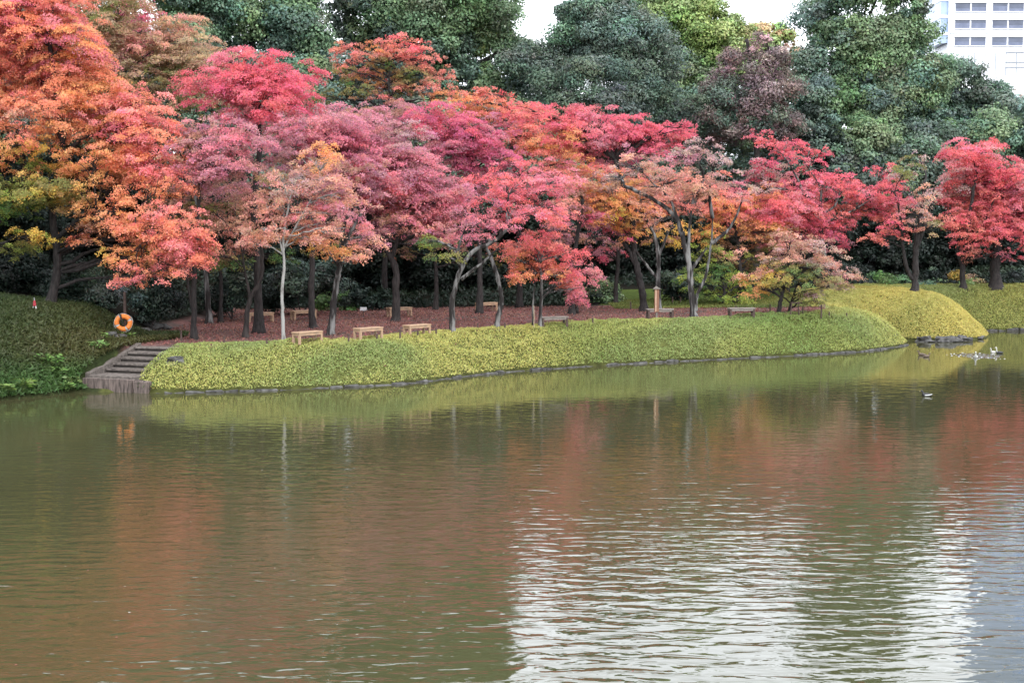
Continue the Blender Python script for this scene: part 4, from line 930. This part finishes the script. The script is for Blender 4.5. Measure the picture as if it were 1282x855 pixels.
# lifebuoy hanging on its post
p = ground(157, 421); Yb = p[1]; cb = P(154.5, 404, Yb - .13)
po = thing('buoy_post', 'dark post carrying the orange lifebuoy above the steps', 'post', p, 0)
mb = MB(); mb.tube([(0, 0, -.2), (0, 0, 1.72), (0, 0, 1.76)], [.06, .055, .03], 8); mb.build('post', M_DARKW, po)
hz = cb[2] + .22 - p[2]
mb = MB(); mb.tube([(0, -.04, hz), (cb[0] - p[0], -.18, hz - .01), (cb[0] - p[0], -.2, hz + .06)], [.014] * 3, 6); mb.build('hook', M_GREY, po)
lb = thing('lifebuoy', 'orange ring lifebuoy with grey bands hanging on a dark post', 'lifebuoy', cb, 0)
lb.rotation_euler = (math.radians(0), 0, math.radians(14))
def torus(R, r, a0, a1, n, sides=12):
    th = np.linspace(a0, a1, n); return np.c_[R * np.cos(th), 0 * th, R * np.sin(th)]
gaps = [math.radians(q) for q in (115, 205, 295, 385)]
for i in range(4):
    mb = MB(); mb.tube(torus(.255, .1, gaps[i] + .14, gaps[i] + math.pi / 2 - .14, 12), [.098] * 12, 12); mb.build('float_section', M_BUOY, lb, True)
    mb = MB(); mb.tube(torus(.255, .1, gaps[i] - .15, gaps[i] + .15, 5), [.094] * 5, 12); mb.build('band', M_GREYF, lb, True)
mb = MB(); th = np.linspace(0, 2 * math.pi, 41); mb.tube(np.c_[(.36 + .012 * np.sin(4 * th)) * np.cos(th), -.02 + 0 * th, (.36 + .012 * np.sin(4 * th)) * np.sin(th)], [.011] * 41, 6); mb.build('rope', M_GREYF, lb)
mb = MB(); mb.tube([(-.12, -.11, .36), (-.07, -.11, .1), (-.02, -.03, -.1)], [.035, .03, .02], 7); mb.build('strap', M_ROPE, lb)

# ------------------------------------------------------------------ birds
def bird(label, px, py, yaw, body_m, head_m, size, neck=.12, name='duck', wing_m=None, group='water birds on the pond'):
    c = water(px, py); r = thing(name, label, 'bird', (c[0], c[1], -.03), math.radians(yaw), group)
    s = size * .78
    spine = np.array([(-.27, 0, .13), (-.21, 0, .105), (-.12, 0, .09), (0, 0, .085), (.10, 0, .095), (.155, 0, .13), (.165, 0, .16 + neck * .4), (.17, 0, .17 + neck), (.19, 0, .20 + neck), (.235, 0, .205 + neck), (.265, 0, .2 + neck)]) * s
    rad = np.array([.01, .045, .082, .10, .09, .062, .036, .032, .043, .04, .012]) * s
    mb = MB(); mb.tube(spine[:7], rad[:7], 12); mb.build('body', body_m, r, True)
    mb = MB(); mb.tube(spine[5:], rad[5:] * 1.03, 12); hd = mb.build('head', head_m, r, True)
    mb = MB(); mb.tube(np.array([(.255, 0, .2 + neck), (.30, 0, .19 + neck), (.325, 0, .187 + neck)]) * s, np.array([.018, .014, .006]) * s, 7); mb.build('bill', M_BILL, hd)
    for sy in (-1, 1):
        mb = MB(); mb.tube(np.array([(-.24, sy * .05, .14), (-.12, sy * .078, .10), (.02, sy * .088, .085), (.09, sy * .075, .09)]) * s, np.array([.01, .026, .03, .012]) * s, 7); mb.build('wing', wing_m or body_m, r, True)
    return r
bird('black and white duck alone on open water at the right', 1160, 496, 160, M_BLACK, M_BLACK, 1.0, .06, wing_m=M_WHITEF)
bird('dark brown duck, left of the pair near the yellow mound', 1154, 445, 150, M_BROWNF, M_BROWNF, 1.0, .08)
bird('brown duck, right of the pair near the yellow mound', 1160, 447, 20, M_BROWNF, M_BROWNF, .95, .05)
bird('white water bird in the rippled patch', 1221.5, 448, 250, M_WHITEF, M_WHITEF, 1.1, .14)
bird('small greyish bird with neck raised at the back of the ripples', 1243, 441.5, 200, M_GREYF, M_GREYF, .8, .16)
bird('dark bodied bird with pale neck at the right end of the ripples', 1251, 442.5, 170, M_BLACK, M_GREYF, .95, .2)

# rippled, splashed patch round the bathing birds
c0 = water(1224, 445.5); rx_, ry_ = 1.25, 1.9
n_ = 110; V, Fq = [], []
srcs = [(-.9, .2), (-.5, -.3), (0, 0), (.5, .4), (.8, .1), (.2, -.5), (-.2, .6)]
for j in range(n_ + 1):
    for i in range(n_ + 1):
        u, v = -1 + 2 * i / n_, -1 + 2 * j / n_
        x, y = u * rx_, v * ry_
        e = max(0, 1 - (u * u + v * v) ** 1.2)
        z = 0
        for k, (sx, sy) in enumerate(srcs):
            q = math.hypot(x - sx * rx_, (y - sy * ry_)); z += math.sin(q * (22 + 3 * k) + k) * math.exp(-q * 1.1)
        V.append((c0[0] + x, c0[1] + y, e * (.001 + .024 * z) - (.004 if e > 0 else .02)))
for j in range(n_):
    for i in range(n_):
        a = j * (n_ + 1) + i; Fq.append((a, a + 1, a + n_ + 2, a + n_ + 1))
mb = MB(); mb.v, mb.f = V, Fq
m, t, b = mat('ruffled_water'); b.inputs['Base Color'].default_value = (.05, .048, .03, 1); b.inputs['Roughness'].default_value = .06; b.inputs['IOR'].default_value = 1.333
tag(mb.build('water_ripples', m, None, True), 'pale rippled patch of water splashed by bathing birds', 'ripples', kind='stuff')

fo = MB()
for k in range(34):
    th = random.uniform(0, 6.28); r = random.uniform(.2, 1) ** .5
    x, y = c0[0] + r * rx_ * 1.1 * math.cos(th), c0[1] + r * ry_ * math.sin(th)
    q = random.uniform(.010, .030)
    fo.add([(x - q * 2, y, .001), (x, y - q, .001), (x + q * 2, y, .001), (x, y + q, .001), (x, y, .004 + q * .6)], [(0, 1, 4), (1, 2, 4), (2, 3, 4), (3, 0, 4)])
tag(fo.build('splash_foam', plain('foam', (.45, .45, .46), (.35, .35, .37), 8, .4)), 'white flecks of foam thrown up by the bathing birds', 'foam', kind='stuff')

# ------------------------------------------------------------------ white building beyond the trees
YB = 300.0; S_ = YB / F
def bx(px): return (px - CX) * S_
def bz(py): return P(641, py, YB)[2]
X0, X1 = bx(1180), bx(1180) + 62
bd = thing('office_building', 'white high rise block with rows of paired windows beyond the trees', 'building', ((X0 + X1) / 2, YB + 10, 0))
off = np.array([(X0 + X1) / 2, YB + 10, 0])
m_wall = plain('white_cladding', (.80, .81, .82), (.74, .75, .77), .15, .6)
m_win = plain('window_glass', (.055, .065, .10), (.09, .105, .15), .5, .12, spec=.5)
m_blind = plain('window_blind', (.17, .19, .26), (.12, .14, .20), .8, .7)
m_joint = plain('joint_grey', (.27, .29, .32), (.24, .26, .29), 1, .7)
m_tower = plain('added_tower_blue', (.17, .29, .56), (.21, .34, .62), .1, .15, spec=.6)
ztop = bz(-70)
mb = MB(); mb.box((0, 0, ztop / 2), (X1 - X0, 20, ztop)); mb.build('wall', m_wall, bd)
def floor_py(r): return 52.2 - r * 21.4
for r in range(6):
    for bay in range(4):
        for k in range(2):
            xa = bx(1188 + bay * 46.2 + k * 20); w_ = 18 * S_; h_ = 10.4 * S_; zc = bz(floor_py(r))
            c = (xa + w_ / 2 - off[0], -10.02, zc)
            mb = MB(); mb.box(c, (w_, .06, h_)); wn_ = mb.build('window', m_win, bd)
            hb = h_ * random.choice([.3, .45, .6, .35])
            mb = MB(); mb.box((c[0], -10.07, zc - h_ / 2 + hb / 2 + .05), (w_ * .96, .04, hb)); mb.build('blind', m_blind, wn_)
            mb = MB()
            mb.box((c[0], -10.12, zc - h_ / 2 - .06), (w_ + .25, .2, .12)); mb.box((c[0], -10.12, zc + h_ / 2 + .1), (w_ + .25, .24, .2)); mb.build('frame', m_wall, wn_)
mb = MB()
for r in range(6): mb.box((0, -10.05, bz(floor_py(r) - 10.5)), (X1 - X0, .1, .12))
for py in (66, 78.5, 85): mb.box((6, -10.05, bz(py)), (X1 - X0 - 12, .1, .25))
for k in range(12): mb.box((bx(1200 + k * 13) - off[0], -10.045, (bz(66) + bz(95)) / 2), (.14, .09, bz(66) - bz(95)))
mb.build('joint_lines', m_joint, bd)
mb = MB(); mb.box((X0 - off[0] - .75, -5, bz(-5)), (1.5, 9, bz(-70) - bz(48.5)))
cw = mb.build('corner_window', plain('pale_corner_glass', (.22, .31, .48), (.34, .42, .56), .4, .2), bd)
mb = MB()
for r in range(6): mb.box((X0 - off[0] - .78, -5, bz(floor_py(r) - 10)), (1.62, 9.2, .6))
mb.build('spandrel', m_wall, cw)
tw = thing('unseen_blue_tower', 'unseen blue tower added for its reflection in the pond', 'building', (121 + 33, YB + 50, 0))  # out-of-view tower added to tint the water's reflection blue
zt0, zt1 = ztop - 5, 200
mb = MB(); mb.box((0, 0, zt1 / 2), (66, 40, zt1)); mb.build('tower_body', m_tower, tw)
mb = MB()
for k in range(18): mb.box((0, -20.1, zt0 + 4 + k * 7.6), (66.2, .2, .9))
mb.build('floor_band', m_wall, tw)

print('LEAVES', N_LEAF[0])
